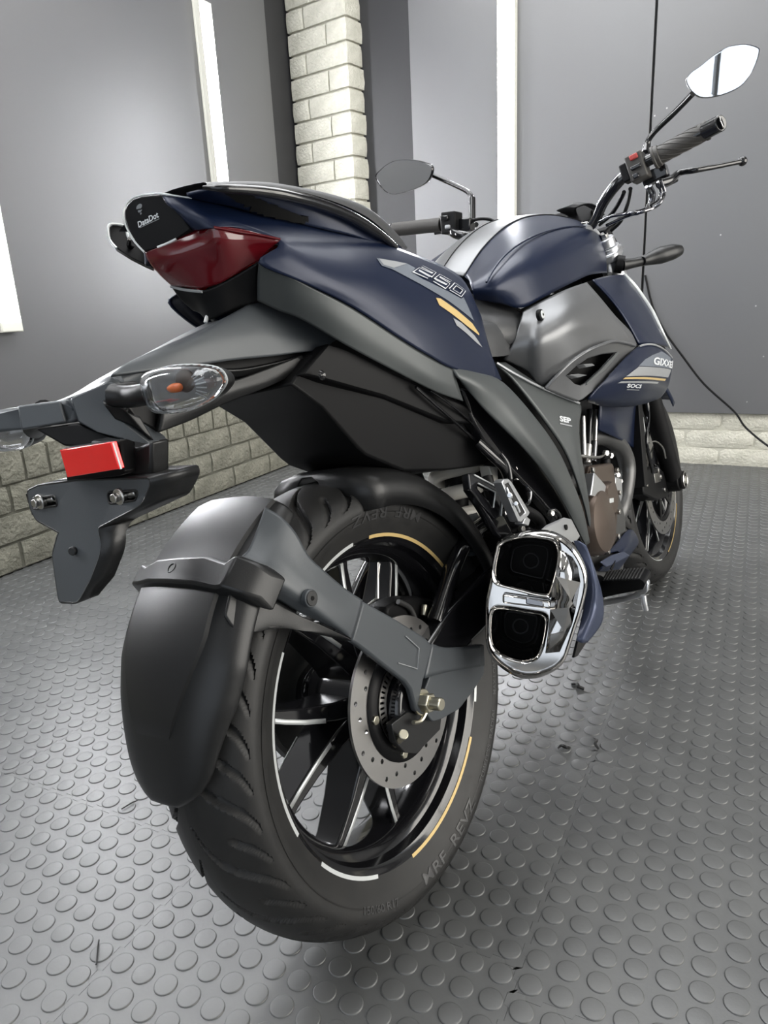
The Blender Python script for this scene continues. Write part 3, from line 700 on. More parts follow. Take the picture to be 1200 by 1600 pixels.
def guard_skin():
    A0, A1, seg = 113, 173.0, 44; V = []; F = []
    for i in range(seg + 1):
        f = i / seg; ang = A0 + (A1 - A0) * f
        w = guard_w(ang); drop = max(0, (ang - 135)) / 38 * 0.016; dep = 0.036 * min(1, w / 0.09) ** 1.5
        for t, k in [(t_, guard_k(abs(t_))) for t_ in (-1, -0.99, -0.94, -0.84, -0.7, -0.5, -0.25, 0, 0.25, 0.5, 0.7, 0.84, 0.94, 0.99, 1)]:
            rr = 0.3455 - dep * k - drop; V.append((rr * math.cos(R(ang)), w * t, 0.305 + rr * math.sin(R(ang))))
    n = 15
    for i in range(seg):
        for j in range(n - 1): F.append((i * n + j, i * n + j + 1, (i + 1) * n + j + 1, (i + 1) * n + j))
    return V, F
V, F = guard_skin()
skin = obj('guard_skin', V, F, 'plastic', mg, solid=0.003, soff=1, smooth=60, sub=1)
# raised centre tongue of the guard
def tongue():
    V = []; F = []; seg = 30
    for i in range(seg + 1):
        f = i / seg; ang = 113.5 + (162.5 - 113.5) * f; w = 0.070 if ang < 143 else 0.070 - 0.046 * ((ang - 143) / 19.5) ** 1.25
        drop = max(0, (ang - 135)) / 38 * 0.016; up = 0.006 * min(1, (162.5 - ang) / 5 + 0.12); gw = guard_w(ang); dep = 0.036 * min(1, gw / 0.09) ** 1.5
        for t in (-1, -0.93, -0.5, 0, 0.5, 0.93, 1):
            y = w * t; k = guard_k(min(1, abs(y) / gw))
            rr = 0.3455 - dep * k - drop + (up if abs(t) < 0.99 else -0.001); V.append((rr * math.cos(R(ang)), y, 0.305 + rr * math.sin(R(ang))))
    for i in range(seg):
        for j in range(6): F.append((i * 7 + j, i * 7 + j + 1, (i + 1) * 7 + j + 1, (i + 1) * 7 + j))
    return V, F
V, F = tongue(); obj('guard_tongue', V, F, 'plastic', mg, smooth=24)
# band across the guard
def band():
    V = []; F = []
    st = [(-0.108, 129.4, 134.6, 0.322), (-0.100, 129.0, 135.0, 0.340), (-0.082, 128.8, 134.8, 0.3545), (-0.070, 130.2, 135.0, 0.3530), (-0.04, 129.4, 134.6, 0.3590), (0.0, 129.6, 134.4, 0.3605), (0.04, 129.8, 134.2, 0.3590), (0.068, 130.6, 134.2, 0.3520), (0.082, 129.8, 134.0, 0.350), (0.102, 131.4, 133.6, 0.328)]
    for (y, a, b, r) in st:
        for (ang, rr) in ((a - 1.5, r - 0.022), (a, r), (b, r + 0.001), (b + 1.0, r - 0.022)): V.append((rr * math.cos(R(ang)), y, 0.305 + rr * math.sin(R(ang))))
    for i in range(len(st) - 1):
        for j in range(4): F.append((i * 4 + j, i * 4 + (j + 1) % 4, (i + 1) * 4 + (j + 1) % 4, (i + 1) * 4 + j))
    F += [(0, 1, 2, 3), tuple(len(V) - 4 + j for j in (3, 2, 1, 0))]
    return V, F
V, F = band(); obj('guard_band', V, F, 'plastic', mg, bevel=0.003)
bu = Vector((math.cos(R(131.8)), 0, math.sin(R(131.8)))); bt = Vector((-bu.z, 0, bu.x))
tube('band_recess', [Vector((0, 0.004, 0.305)) + bu * 0.3606 + bt * 0.0055 * math.sin(a) + Vector((0, 0.0055 * math.cos(a), 0)) for a in [k * math.pi / 8 for k in range(16)]], 0.0009, 'plastic', mg, n=6, sm=0, closed=True)
# side arm: rear half (flared onto the guard) and front half running to the axle
net('side_arm', [[(-0.1577,-0.0720,0.6155),(-0.1523,-0.0880,0.6013),(-0.1456,-0.0970,0.5814),(-0.1404,-0.1030,0.5531),(-0.1241,-0.1060,0.5295),(-0.0984,-0.1080,0.4988),(-0.0752,-0.1100,0.4759)],
 [(-0.1788,-0.0750,0.5965),(-0.1728,-0.0900,0.5826),(-0.1656,-0.0990,0.5656),(-0.1571,-0.1055,0.5437),(-0.1362,-0.1100,0.5148),(-0.1102,-0.1120,0.4860),(-0.0881,-0.1120,0.4648)],
 [(-0.2040,-0.0820,0.5811),(-0.1919,-0.0960,0.5670),(-0.1792,-0.1045,0.5484),(-0.1677,-0.1090,0.5299),(-0.1448,-0.1130,0.5030),(-0.1199,-0.1140,0.4758),(-0.0989,-0.1130,0.4555)],
 [(-0.2186,-0.0840,0.5760),(-0.2070,-0.0990,0.5593),(-0.1918,-0.1050,0.5363),(-0.1746,-0.1090,0.5157),(-0.1535,-0.1130,0.4906),(-0.1293,-0.1140,0.4657),(-0.1080,-0.1130,0.4474)],
 [(-0.2263,-0.0780,0.5578),(-0.2107,-0.0860,0.5382),(-0.1891,-0.0920,0.5187),(-0.1663,-0.0970,0.4952),(-0.1466,-0.1030,0.4769),(-0.1258,-0.1090,0.4578),(-0.1120,-0.1120,0.4427)]], 'plastic_grey', mg, th=0.004, bevel=0)
net('side_arm_flange', [[(-0.2299,-0.0800,0.5577),(-0.2149,-0.0880,0.5369),(-0.1918,-0.0940,0.5169),(-0.1681,-0.0980,0.4930),(-0.1440,-0.1040,0.4713),(-0.1114,-0.1110,0.4408)],
 [(-0.2414,-0.0830,0.5473),(-0.2322,-0.0900,0.5267),(-0.2112,-0.0950,0.5058),(-0.1726,-0.0980,0.4799),(-0.1418,-0.1040,0.4612),(-0.1095,-0.1090,0.4390)],
 [(-0.2573,-0.0860,0.5281),(-0.2525,-0.0900,0.5113),(-0.2338,-0.0930,0.5001),(-0.2045,-0.0940,0.4937),(-0.1716,-0.0960,0.4764),(-0.1013,-0.1000,0.4334)]], 'plastic', mg, th=0.003)
plate('side_arm_front', [(-0.0767,-0.1120,0.4756),(-0.0220,-0.1120,0.4301),(0.0301,-0.1120,0.3837),(0.0435,-0.1110,0.3669),(0.0516,-0.1080,0.3482),(0.0096,-0.1100,0.3327),(-0.0106,-0.1100,0.3081),(0.0035,-0.1100,0.2898),(-0.0090,-0.1100,0.2908),(-0.0199,-0.1100,0.3038),(-0.0239,-0.1120,0.3348),(-0.0308,-0.1120,0.3488),(-0.0654,-0.1120,0.3876),(-0.0844,-0.1120,0.4096),(-0.1009,-0.1120,0.4283),(-0.1119,-0.1120,0.4395)], (0, 0.010, 0), 'plastic_grey', mg, 0.003)
net('arm_shoulder', [[(0.0441,-0.1110,0.3685),(0.0822,-0.1080,0.3460),(0.1893,-0.1000,0.3027)],
 [(0.0103,-0.1120,0.3344),(0.0705,-0.1080,0.3148),(0.1800,-0.1000,0.2732)]], 'plastic_grey', mg, th=0.004)
q = (-0.1651,-0.1145,0.5122); cyl('arm_washer', (q[0], q[1] + .004, q[2]), (q[0], q[1] - .003, q[2]), 0.0100, 'plastic_grey', mg, n=28, bevel=0.001); cyl('arm_screw', (q[0], q[1] - .003, q[2]), (q[0], q[1] - .0042, q[2]), 0.0085, 'plastic', mg, n=24, bevel=0.0006); cyl('screw_socket', (q[0], q[1] - .0042, q[2]), (q[0], q[1] - .0046, q[2]), 0.0028, 'cavity', mg, n=6, bevel=0)
tube('arm_panel_line', [(-0.0121,-0.1128,0.4035),(0.0104,-0.1128,0.3770),(-0.0027,-0.1128,0.3541),(-0.0387,-0.1128,0.3788)], 0.0007, 'silver', mg, n=6, sm=0)
tube('guard_stay', [(0.1294,0.0750,0.5895),(0.1561,0.0750,0.6018),(0.1839,0.0700,0.6140),(0.2133,0.0600,0.6217)], 0.008, 'black_gloss', bike, n=12)
tube('under_tail_rod', [(0.1333,0.0000,0.6218),(0.1530,-0.0000,0.6080),(0.1730,0.0000,0.5928)], 0.006, 'black', bike, n=10)

# ---- exhaust
mu = empty('exhaust_muffler', bike)
MO = [(0.1555,-0.1702,0.4661),(0.1596,-0.1768,0.4749),(0.1679,-0.1949,0.4819),(0.1768,-0.2171,0.4829),(0.1840,-0.2371,0.4798),(0.1889,-0.2531,0.4714),(0.1914,-0.2655,0.4583),(0.1921,-0.2744,0.4424),(0.1909,-0.2805,0.4218),(0.1871,-0.2802,0.4003),(0.1786,-0.2715,0.3712),(0.1693,-0.2603,0.3430),(0.1608,-0.2501,0.3170),(0.1550,-0.2424,0.3012),(0.1472,-0.2276,0.2894),(0.1372,-0.2050,0.2827),(0.1297,-0.1846,0.2855),(0.1243,-0.1649,0.2990),(0.1219,-0.1505,0.3175),(0.1238,-0.1457,0.3387),(0.1293,-0.1474,0.3665),(0.1349,-0.1499,0.3931),(0.1414,-0.1563,0.4164),(0.1488,-0.1638,0.4422)]
H1 = [(0.1595,-0.1782,0.4712),(0.1663,-0.1935,0.4759),(0.1740,-0.2132,0.4756),(0.1806,-0.2323,0.4710),(0.1840,-0.2431,0.4659),(0.1845,-0.2473,0.4593),(0.1829,-0.2480,0.4488),(0.1781,-0.2440,0.4302),(0.1721,-0.2374,0.4102),(0.1679,-0.2323,0.3978),(0.1661,-0.2281,0.3966),(0.1613,-0.2139,0.4010),(0.1565,-0.1989,0.4074),(0.1517,-0.1837,0.4138),(0.1477,-0.1709,0.4199),(0.1479,-0.1669,0.4302),(0.1516,-0.1692,0.4459),(0.1561,-0.1739,0.4612)]
H2 = [(0.1360,-0.1588,0.3795),(0.1392,-0.1651,0.3841),(0.1449,-0.1808,0.3813),(0.1517,-0.2009,0.3753),(0.1579,-0.2192,0.3696),(0.1587,-0.2243,0.3628),(0.1555,-0.2223,0.3490),(0.1517,-0.2187,0.3353),(0.1484,-0.2152,0.3242),(0.1436,-0.2077,0.3135),(0.1373,-0.1934,0.3096),(0.1334,-0.1820,0.3125),(0.1300,-0.1708,0.3181),(0.1276,-0.1614,0.3254),(0.1269,-0.1555,0.3350),(0.1290,-0.1543,0.3495),(0.1324,-0.1558,0.3655)]
MN = Vector((-0.92, -0.36, 0.16)).normalized()
MO = smooth_path(MO, 3, True); H1s = smooth_path(H1, 3, True); H2s = smooth_path(H2, 3, True)
cen = sum((Vector(p) for p in MO), Vector()) / len(MO)
def scaled(P, k, off): 
    c = sum((Vector(p) for p in P), Vector()) / len(P); return [c + (Vector(p) - c) * k + MN * off for p in P]
holed('muffler_face', scaled(MO, 0.93, 0.002), [scaled(H1s, 1.0, 0.002), scaled(H2s, 1.0, 0.002)], MN * -0.004, 'chrome', mu)
def ringloft(name, loops, m, parent, closed_end=False, **kw):
    n = len(loops[0]); V = [p for L in loops for p in L]; F = []
    for i in range(len(loops) - 1):
        for j in range(n): F.append((i * n + j, i * n + (j + 1) % n, (i + 1) * n + (j + 1) % n, (i + 1) * n + j))
    if closed_end: F.append(tuple(len(V) - n + j for j in range(n)))
    return obj(name, V, F, m, parent, smooth=kw.pop('smooth', 60), **kw)
ringloft('muffler_rim', [scaled(MO, 0.925, -0.002), scaled(MO, 0.925, 0.008), scaled(MO, 0.95, 0.0115), scaled(MO, 0.98, 0.010), scaled(MO, 1.0, 0.004), scaled(MO, 1.005, -0.006), scaled(MO, 1.0, -0.018)], 'chrome', mu)
fw_ = Vector((0.72, 0.42, -0.10))
def shifted(P, k, d):
    c = sum((Vector(p) for p in P), Vector()) / len(P); return [c + (Vector(p) - c) * k + d for p in P]
ringloft('muffler_body', [shifted(MO, 0.985, fw_ * 0.012), shifted(MO, 0.98, fw_ * 0.03), shifted(MO, 0.94, fw_ * 0.09), shifted(MO, 0.84, fw_ * 0.14), shifted(MO, 0.6, fw_ * 0.17), shifted(MO, 0.2, fw_ * 0.18)], 'dark_chrome', mu, True)
for H in (H1s, H2s):
    tb = ringloft('outlet_trim', [scaled(H, 1.13, 0.001), scaled(H, 1.12, 0.011), scaled(H, 1.07, 0.0155), scaled(H, 1.0, 0.0135), scaled(H, 0.94, 0.004), scaled(H, 0.82, -0.016), scaled(H, 0.74, -0.030)], 'chrome', mu)
    ringloft('outlet_throat', [scaled(H, 0.76, -0.028), scaled(H, 0.72, -0.060), scaled(H, 0.05, -0.062)], 'cavity', tb, True)
    L1 = scaled(H, 0.62, -0.040); tube('throat_frame', L1[::3], 0.0012, 'black', tb, n=6, sm=3, closed=True)
    cH = sum((Vector(p) for p in scaled(H, 1, -0.045)), Vector()) / len(H)
    u1 = MN.orthogonal().normalized(); u2 = MN.cross(u1)
    tube('outlet_pipe', [cH + (u1 * math.cos(a) + u2 * math.sin(a)) * 0.011 for a in [k * math.pi / 10 for k in range(20)]], 0.0014, 'black', tb, n=6, sm=0, closed=True)
# bridge between the outlets and the faceted flank
plate('outlet_bridge', [(0.1427,-0.1756,0.4057),(0.1629,-0.2346,0.3886),(0.1611,-0.2352,0.3771),(0.1400,-0.1744,0.3925)], MN * 0.010, 'chrome', mu, 0.003)
plate('bridge_step', [(0.1456,-0.2081,0.3993),(0.1528,-0.2300,0.3914),(0.1510,-0.2292,0.3828),(0.1437,-0.2072,0.3898)], MN * 0.005, 'dark_chrome', mu, 0.0015)
FV = [(0.1736,-0.2547,0.4552),(0.1639,-0.2474,0.4222),(0.1574,-0.2399,0.3953),(0.1580,-0.2661,0.3899),(0.1720,-0.2575,0.4148),(0.1825,-0.2670,0.4411),(0.1843,-0.2715,0.4287),(0.1801,-0.2731,0.4073),(0.1533,-0.2368,0.3784),(0.1569,-0.2615,0.3812),(0.1444,-0.2312,0.3465),(0.1584,-0.2477,0.3460),(0.1387,-0.2253,0.3206),(0.1516,-0.2400,0.3177),(0.1707,-0.2640,0.3741),(0.1648,-0.2582,0.3531)]
obj('flank_facets', FV, [(0, 1, 4), (0, 4, 5), (1, 2, 3), (1, 3, 4), (4, 3, 7), (4, 7, 6), (5, 4, 6), (2, 8, 9), (2, 9, 3), (3, 9, 14), (3, 14, 7), (8, 10, 11), (8, 11, 9), (9, 11, 15), (9, 15, 14), (10, 12, 13), (10, 13, 11), (11, 13, 15)], 'chrome', mu, smooth=12, solid=0.002)
# painted shield on the outside of the muffler, bracket on top
net('heat_shield', [[(0.2710,-0.2350,0.4397),(0.2677,-0.2450,0.4394),(0.2668,-0.2550,0.4334)],
 [(0.2610,-0.2450,0.4180),(0.2561,-0.2620,0.4173),(0.2531,-0.2680,0.4007)],
 [(0.2423,-0.2550,0.3900),(0.2275,-0.2750,0.3886),(0.2473,-0.2750,0.3602)],
 [(0.2143,-0.2580,0.3570),(0.2073,-0.2750,0.3554),(0.2381,-0.2720,0.3266)],
 [(0.1778,-0.2550,0.3241),(0.1812,-0.2620,0.3183),(0.1986,-0.2620,0.3117)]], 'navy_light', mu, th=0.003)
plate('shield_lip', [(0.2777,-0.2320,0.4368),(0.2720,-0.2450,0.3946),(0.2587,-0.2500,0.3595),(0.2159,-0.2480,0.3221),(0.1991,-0.2380,0.2866),(0.2086,-0.2400,0.2854),(0.2242,-0.2500,0.2999),(0.2616,-0.2550,0.3486),(0.2853,-0.2450,0.4001)], (0, 0.004, 0), 'black', mu, 0.001)
plate('muffler_bracket', [(0.2488,-0.1950,0.4638),(0.3182,-0.1950,0.4570),(0.3481,-0.1950,0.4453),(0.3602,-0.2000,0.4128),(0.3477,-0.2000,0.4102),(0.3189,-0.1950,0.4339)], (0.03, 0.003, 0), 'alu', mu, 0.001)
q = (0.3391,-0.1970,0.4426); cyl('bracket_hole', (q[0], q[1] + .002, q[2]), (q[0], q[1] - .0015, q[2]), 0.0045, 'cavity', mu, n=16, bevel=0)
tube('link_pipe', [(0.34, -0.15, 0.34), (0.45, -0.10, 0.26), (0.62, -0.05, 0.20), (0.85, -0.04, 0.17)], 0.024, 'engine_grey', bike, n=16)
tube('exhaust_header', [(0.7351,-0.0850,0.5203),(0.7845,-0.0950,0.5196),(0.8444,-0.1050,0.5060),(0.9107,-0.1100,0.4696),(0.9348,-0.1100,0.4197),(0.9064,-0.1050,0.3660),(0.8682,-0.1000,0.3309),(0.8647,-0.0800,0.2875),(0.8679,-0.0600,0.2410)], 0.0190, 'engine_grey', bike, n=22, sm=8)

# ---- engine (right side)
en = empty('engine', bike)
plate('crankcase', [(0.50, -0.125, .30), (0.52, -0.125, .46), (0.66, -0.125, .49), (0.80, -0.125, .44), (0.84, -0.125, .32), (0.78, -0.125, .22), (0.58, -0.125, .20)], (0, 0.24, 0), 'engine_grey', en, 0.01, 0.03)
c0 = (0.6051,-0.1600,0.3791); c0 = (c0[0], -0.150, c0[2])
turned('clutch_cover', [(0.02, 0.066), (-0.002, 0.064), (-0.012, 0.058), (-0.016, 0.040), (-0.018, 0.0)], c0, 'bronze', en, seg=56, smooth=30)
plate('case_cover', [(0.6401,-0.1350,0.4836),(0.7830,-0.1350,0.4612),(0.7605,-0.1350,0.3578),(0.7343,-0.1300,0.2954),(0.6864,-0.1300,0.2909),(0.6077,-0.1300,0.3055),(0.5809,-0.1350,0.3426),(0.6049,-0.1350,0.4126)], (0, 0.03, 0), 'bronze', en, 0.005, 0.02)
plate('cover_wedge', [(0.6007,-0.1580,0.4773),(0.6392,-0.1600,0.4456),(0.6551,-0.1600,0.4302),(0.6368,-0.1600,0.4155),(0.5636,-0.1580,0.4416)], (0, 0.02, 0), 'alu', en, 0.002)
c1 = (0.6621,-0.1600,0.4116); turned('oil_filter_cap', [(0.012, 0.034), (-0.006, 0.034), (-0.012, 0.030), (-0.012, 0.0)], (c1[0], -0.152, c1[2]), 'bronze', en, seg=40)
plate('filter_badge', [(0.6379,-0.1660,0.4160),(0.6594,-0.1660,0.4119),(0.6556,-0.1660,0.4037),(0.6342,-0.1660,0.4080)], (0, 0.002, 0), 'silver_bright', en, 0.0003)
for q in [(0.6385,-0.1380,0.4747),(0.7745,-0.1380,0.4447),(0.7695,-0.1380,0.3973),(0.7482,-0.1380,0.3609),(0.7227,-0.1380,0.3154),(0.5906,-0.1380,0.3187),(0.6523,-0.1380,0.3043),(0.6005,-0.1380,0.4136)]: cyl('case_bolt', q, (q[0], q[1] - .006, q[2]), 0.006, 'steel', en, n=6)
plate('cylinder', [(0.62, -0.085, .46), (0.78, -0.085, .44), (0.84, -0.085, .56), (0.86, -0.085, .64), (0.68, -0.085, .66)], (0, 0.17, 0), 'engine_grey', en, 0.008, 0.01)
for k in range(6): box('cooling_fin', (0.745 + k * 0.008, 0, 0.475 + k * 0.020), (0.20, 0.185, 0.0035), 'engine_grey', en, 0.001).rotation_euler = (0, R(-14), 0)
for k, (x0, y0, x1, y1, r, m) in enumerate(((918, 700, 916, 725, .008, 'steel'), (928, 695, 927, 722, .008, 'dark_chrome'), (922, 640, 920, 700, .006, 'black_gloss'), (930, 640, 929, 695, .006, 'steel'), (912, 660, 913, 715, .006, 'steel'), (946, 715, 946, 728, .011, 'black'), (936, 632, 934, 668, .010, 'black_gloss'))):
    pass
for a, b, r, m in (((0.6867,-0.1200,0.5185), (0.6645,-0.1200,0.4851), .009, 'steel'), ((0.7242,-0.1200,0.5181), (0.6996,-0.1200,0.4803), .008, 'dark_chrome'), ((0.7269,-0.1200,0.5839), (0.6901,-0.1200,0.5179), .006, 'black_gloss'), ((0.7630,-0.1200,0.5785), (0.7267,-0.1200,0.5149), .005, 'steel'), ((0.6835,-0.1200,0.5775), (0.6575,-0.1200,0.5021), .006, 'steel'), ((0.7740,-0.1200,0.4785), (0.7674,-0.1200,0.4549), .011, 'black'), ((0.8197,-0.1100,0.5771), (0.7783,-0.1100,0.5395), .009, 'black_gloss')):
    cyl('engine_pipe', a, b, r, m, en, n=14)
tube('clutch_cable', [(0.6094,-0.1300,0.5108),(0.6441,-0.1350,0.5007),(0.7058,-0.1350,0.4880),(0.7683,-0.1300,0.4868)], 0.003, 'steel', en, n=8)
cyl('breather_cap', (0.7278,-0.1300,0.4867), (0.7850,-0.1300,0.4779), 0.008, 'black', en)
for q in [(0.7308,-0.1350,0.4910),(0.7686,-0.1300,0.4785),(0.8798,-0.1000,0.4148),(0.8901,-0.1000,0.3975),(0.8745,-0.1000,0.3443)]: cyl('engine_bolt', q, (q[0] - 0.004, q[1] - .008, q[2]), 0.0065, 'steel', en, n=6)
plate('sprocket_plate', [(0.8491,-0.1100,0.4164),(0.8887,-0.1100,0.4029),(0.8758,-0.1100,0.3657),(0.8316,-0.1100,0.3402),(0.8138,-0.1100,0.3595)], (0, 0.01, 0), 'alu', en, 0.002)
plate('radiator', [(0.98, -0.13, .36), (1.01, -0.13, .36), (1.06, -0.13, .60), (1.03, -0.13, .60)], (0, 0.26, 0), 'black', bike, 0.002)
net('radiator_cowl', [[(0.7537,-0.1350,0.5936),(0.8430,-0.1400,0.5774),(1.0253,-0.1250,0.5568)],
 [(0.7507,-0.1280,0.5592),(0.8309,-0.1380,0.5379),(1.0309,-0.1150,0.5082)],
 [(0.7560,-0.1200,0.5365),(0.8396,-0.1300,0.5024),(1.0050,-0.1100,0.4513)]], 'navy', bike)
# belly pan
bp = net('belly_pan', [[(0.6512,-0.1350,0.2993),(0.7083,-0.1350,0.3004),(0.7852,-0.1300,0.3013),(0.8368,-0.1250,0.2980)],
 [(0.7183,-0.1400,0.2832),(0.7621,-0.1400,0.2836),(0.8170,-0.1350,0.2872),(0.8692,-0.1250,0.2856)],
 [(0.6087,-0.1480,0.2917),(0.6987,-0.1450,0.2755),(0.7850,-0.1400,0.2649),(0.8916,-0.1250,0.2500)],
 [(0.6004,-0.1350,0.2802),(0.6435,-0.1350,0.2654),(0.7308,-0.1250,0.2356),(0.8687,-0.1100,0.2301)]], 'navy', bike, sub=0)
mirror(bp)
net('belly_pan_crest', [[(0.5846,-0.1480,0.3049),(0.6411,-0.1500,0.2995),(0.7276,-0.1460,0.2801)],
 [(0.6027,-0.1520,0.2884),(0.6743,-0.1500,0.2752),(0.7704,-0.1420,0.2580)]], 'navy_light', bike, th=0.002)
plate('belly_vent', [(0.6212,-0.1520,0.2782),(0.6386,-0.1520,0.2817),(0.6557,-0.1520,0.2840),(0.6444,-0.1520,0.2770),(0.6303,-0.1520,0.2724)], (0, 0.002, 0), 'cavity', bike, 0)

# ---- rider footpeg right, side stand left
fp = empty('rider_footpeg', bike)
plate('peg_rubber', [(0.4376,-0.2000,0.3180),(0.4100,-0.2350,0.3299),(0.3410,-0.3000,0.3551),(0.3287,-0.3100,0.3544),(0.3274,-0.3100,0.3448),(0.3767,-0.2700,0.3212),(0.3993,-0.2350,0.3070),(0.4255,-0.2000,0.2911)], (0.035, 0.0, 0.006), 'black', fp, 0.003, 0.004)
for i in range(12):
    f = i / 11; a = Vector((0.4347,-0.2080,0.3201)).lerp(Vector((0.3442,-0.2970,0.3540)), f); cyl('peg_rib', a, a + Vector((0.035, 0, 0.006)), 0.0022, 'rubber', fp, n=8)
plate('peg_bracket', [(0.4232,-0.2000,0.2862),(0.3723,-0.2600,0.3130),(0.3265,-0.3050,0.3410),(0.3229,-0.3150,0.3585),(0.3206,-0.3180,0.3553),(0.3182,-0.3150,0.3421),(0.3283,-0.3000,0.3291),(0.3688,-0.2600,0.3057),(0.4253,-0.2000,0.2761)], (0.012, 0, 0), 'alu', fp, 0.002)
tube('peg_feeler', [(0.3147,-0.3100,0.3393),(0.3145,-0.3100,0.3253),(0.3163,-0.3100,0.3155)], 0.0042, 'alu', fp, n=12)
box('footrest_plate', (0.43, -0.160, 0.325), (0.11, 0.012, 0.07), 'black', fp, 0.004)
cyl('peg_mount', (0.455, -0.165, 0.315), (0.43, -0.20, 0.318), 0.013, 'black', fp)
ss = empty('side_stand', bike)
ly = 0.19
def on_floor(x, y): # bike-frame height where the floor lies under (x, y)
    t = math.tan(0.1904); return y * t
tube('stand_leg', [(0.55, 0.10, 0.22), (0.58, 0.16, 0.14), (0.62, 0.235, on_floor(0, 0.235) + 0.012)], [0.012, 0.010, 0.009], 'black', ss, n=14)
fpv = [(0.59, 0.215), (0.66, 0.215), (0.67, 0.262), (0.59, 0.262)]
plate('stand_foot', [(x, y, on_floor(x, y) + 0.003) for x, y in fpv], (0, 0, 0.006), 'black', ss, 0.001, 0.01)

# ---- rider foot bracket (folded passenger peg), hoses
pb = empty('passenger_footpeg', bike)
holed('peg_hanger', [(0.1535,-0.1500,0.5749),(0.1679,-0.1500,0.5735),(0.2321,-0.1550,0.5354),(0.2328,-0.1550,0.5265),(0.2151,-0.1550,0.4980),(0.1960,-0.1550,0.4974),(0.1695,-0.1520,0.5275),(0.1509,-0.1500,0.5536)], [[(0.1718,-0.1510,0.5587),(0.2129,-0.1540,0.5354),(0.1984,-0.1540,0.5141),(0.1703,-0.1510,0.5498)]], (0, 0.012, 0), 'black_gloss', pb, 0.0015)
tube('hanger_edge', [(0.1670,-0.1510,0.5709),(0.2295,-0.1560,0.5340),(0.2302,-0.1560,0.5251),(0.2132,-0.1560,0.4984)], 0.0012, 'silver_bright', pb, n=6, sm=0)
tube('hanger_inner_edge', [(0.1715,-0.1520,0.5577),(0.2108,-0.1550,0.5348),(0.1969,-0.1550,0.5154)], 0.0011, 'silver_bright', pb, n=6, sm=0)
net('peg_mount_strut', [[(0.1509,-0.1500,0.5536),(0.1827,-0.1500,0.5365)],
 [(0.1797,-0.1500,0.5137),(0.2296,-0.1500,0.4982)],
 [(0.2067,-0.1500,0.4674),(0.2566,-0.1500,0.4544)]], 'black_gloss', pb, th=0.012)
holed('folded_peg', [(0.1785,-0.1850,0.5541),(0.1876,-0.1850,0.5566),(0.1993,-0.1850,0.5548),(0.2075,-0.1850,0.5492),(0.2483,-0.1850,0.4920),(0.2427,-0.1850,0.4896),(0.2146,-0.1850,0.4867),(0.2071,-0.1850,0.4898)], [[(0.1868,-0.1850,0.5494),(0.1991,-0.1850,0.5493),(0.2339,-0.1850,0.4959),(0.2154,-0.1850,0.4942)]], (0.004, 0.016, 0), 'alu', pb, 0.001)
plate('peg_pad', [(0.1906,-0.1830,0.5487),(0.2030,-0.1830,0.5486),(0.2379,-0.1830,0.4949),(0.2194,-0.1830,0.4932)], (0.004, 0.012, 0), 'rubber', pb, 0.0005)
tube('peg_spring_pin', [(0.1869,-0.1860,0.5447),(0.1892,-0.1870,0.5348),(0.1970,-0.1860,0.5283)], 0.0022, 'alu', pb, n=8)
tube('peg_rod', [(0.2074,-0.1860,0.5172),(0.2143,-0.1860,0.5021)], 0.0016, 'alu', pb, n=8); cyl('peg_button', (0.1904,-0.1870,0.5327), (0.1846,-0.1900,0.5339), 0.004, 'alu', pb); cyl('peg_button', (0.2051,-0.1870,0.5168), (0.1992,-0.1900,0.5181), 0.0032, 'alu', pb)
plate('peg_pivot', [(0.2382,-0.1830,0.4900),(0.2504,-0.1830,0.4807),(0.2406,-0.1830,0.4736),(0.2238,-0.1830,0.4823)], (0, 0.014, 0), 'alu', pb, 0.001)
for P_, r, m in (([(0.2466,-0.1200,0.6072),(0.2655,-0.1300,0.5807),(0.2860,-0.1350,0.5577),(0.3042,-0.1300,0.5315),(0.3104,-0.1200,0.5068)], 0.0075, 'black_gloss'), ([(0.2840,-0.1300,0.5890),(0.2911,-0.1400,0.5622),(0.2926,-0.1400,0.5374)], 0.0045, 'black_gloss'), ([(0.3427,-0.1400,0.5131),(0.3533,-0.1400,0.5020),(0.3423,-0.1400,0.4876),(0.3212,-0.1400,0.4846)], 0.0038, 'dark_chrome'), ([(0.2621,-0.1500,0.4965),(0.3076,-0.1500,0.4812),(0.3473,-0.1500,0.4555),(0.3494,-0.1500,0.4354)], 0.009, 'black'), ([(0.2741,-0.1100,0.5475),(0.2635,-0.1200,0.5032),(0.2853,-0.1200,0.4555),(0.3006,-0.1200,0.4350)], 0.010, 'black'), ([(0.3639,-0.1600,0.4633),(0.3785,-0.1650,0.4623),(0.3947,-0.1650,0.4481),(0.3967,-0.1600,0.4367)], 0.0035, 'black_gloss')):
    tube('hose', P_, r, m, bike, n=12)
for q in [(0.3244,-0.1300,0.5468),(0.3281,-0.1300,0.5323),(0.2371,-0.1400,0.4768),(0.2755,-0.1500,0.4611),(0.2509,-0.1400,0.4951),(0.3570,-0.1650,0.4627)]: cyl('frame_bolt', q, (q[0] - .003, q[1] - .008, q[2]), 0.005, 'steel', bike, n=6)
plate('reservoir', [(0.3067,-0.1000,0.5588),(0.3356,-0.1000,0.5505),(0.3280,-0.1000,0.5254),(0.3099,-0.1000,0.5265)], (0.02, 0.03, 0), 'spring_white', bike, 0.003)
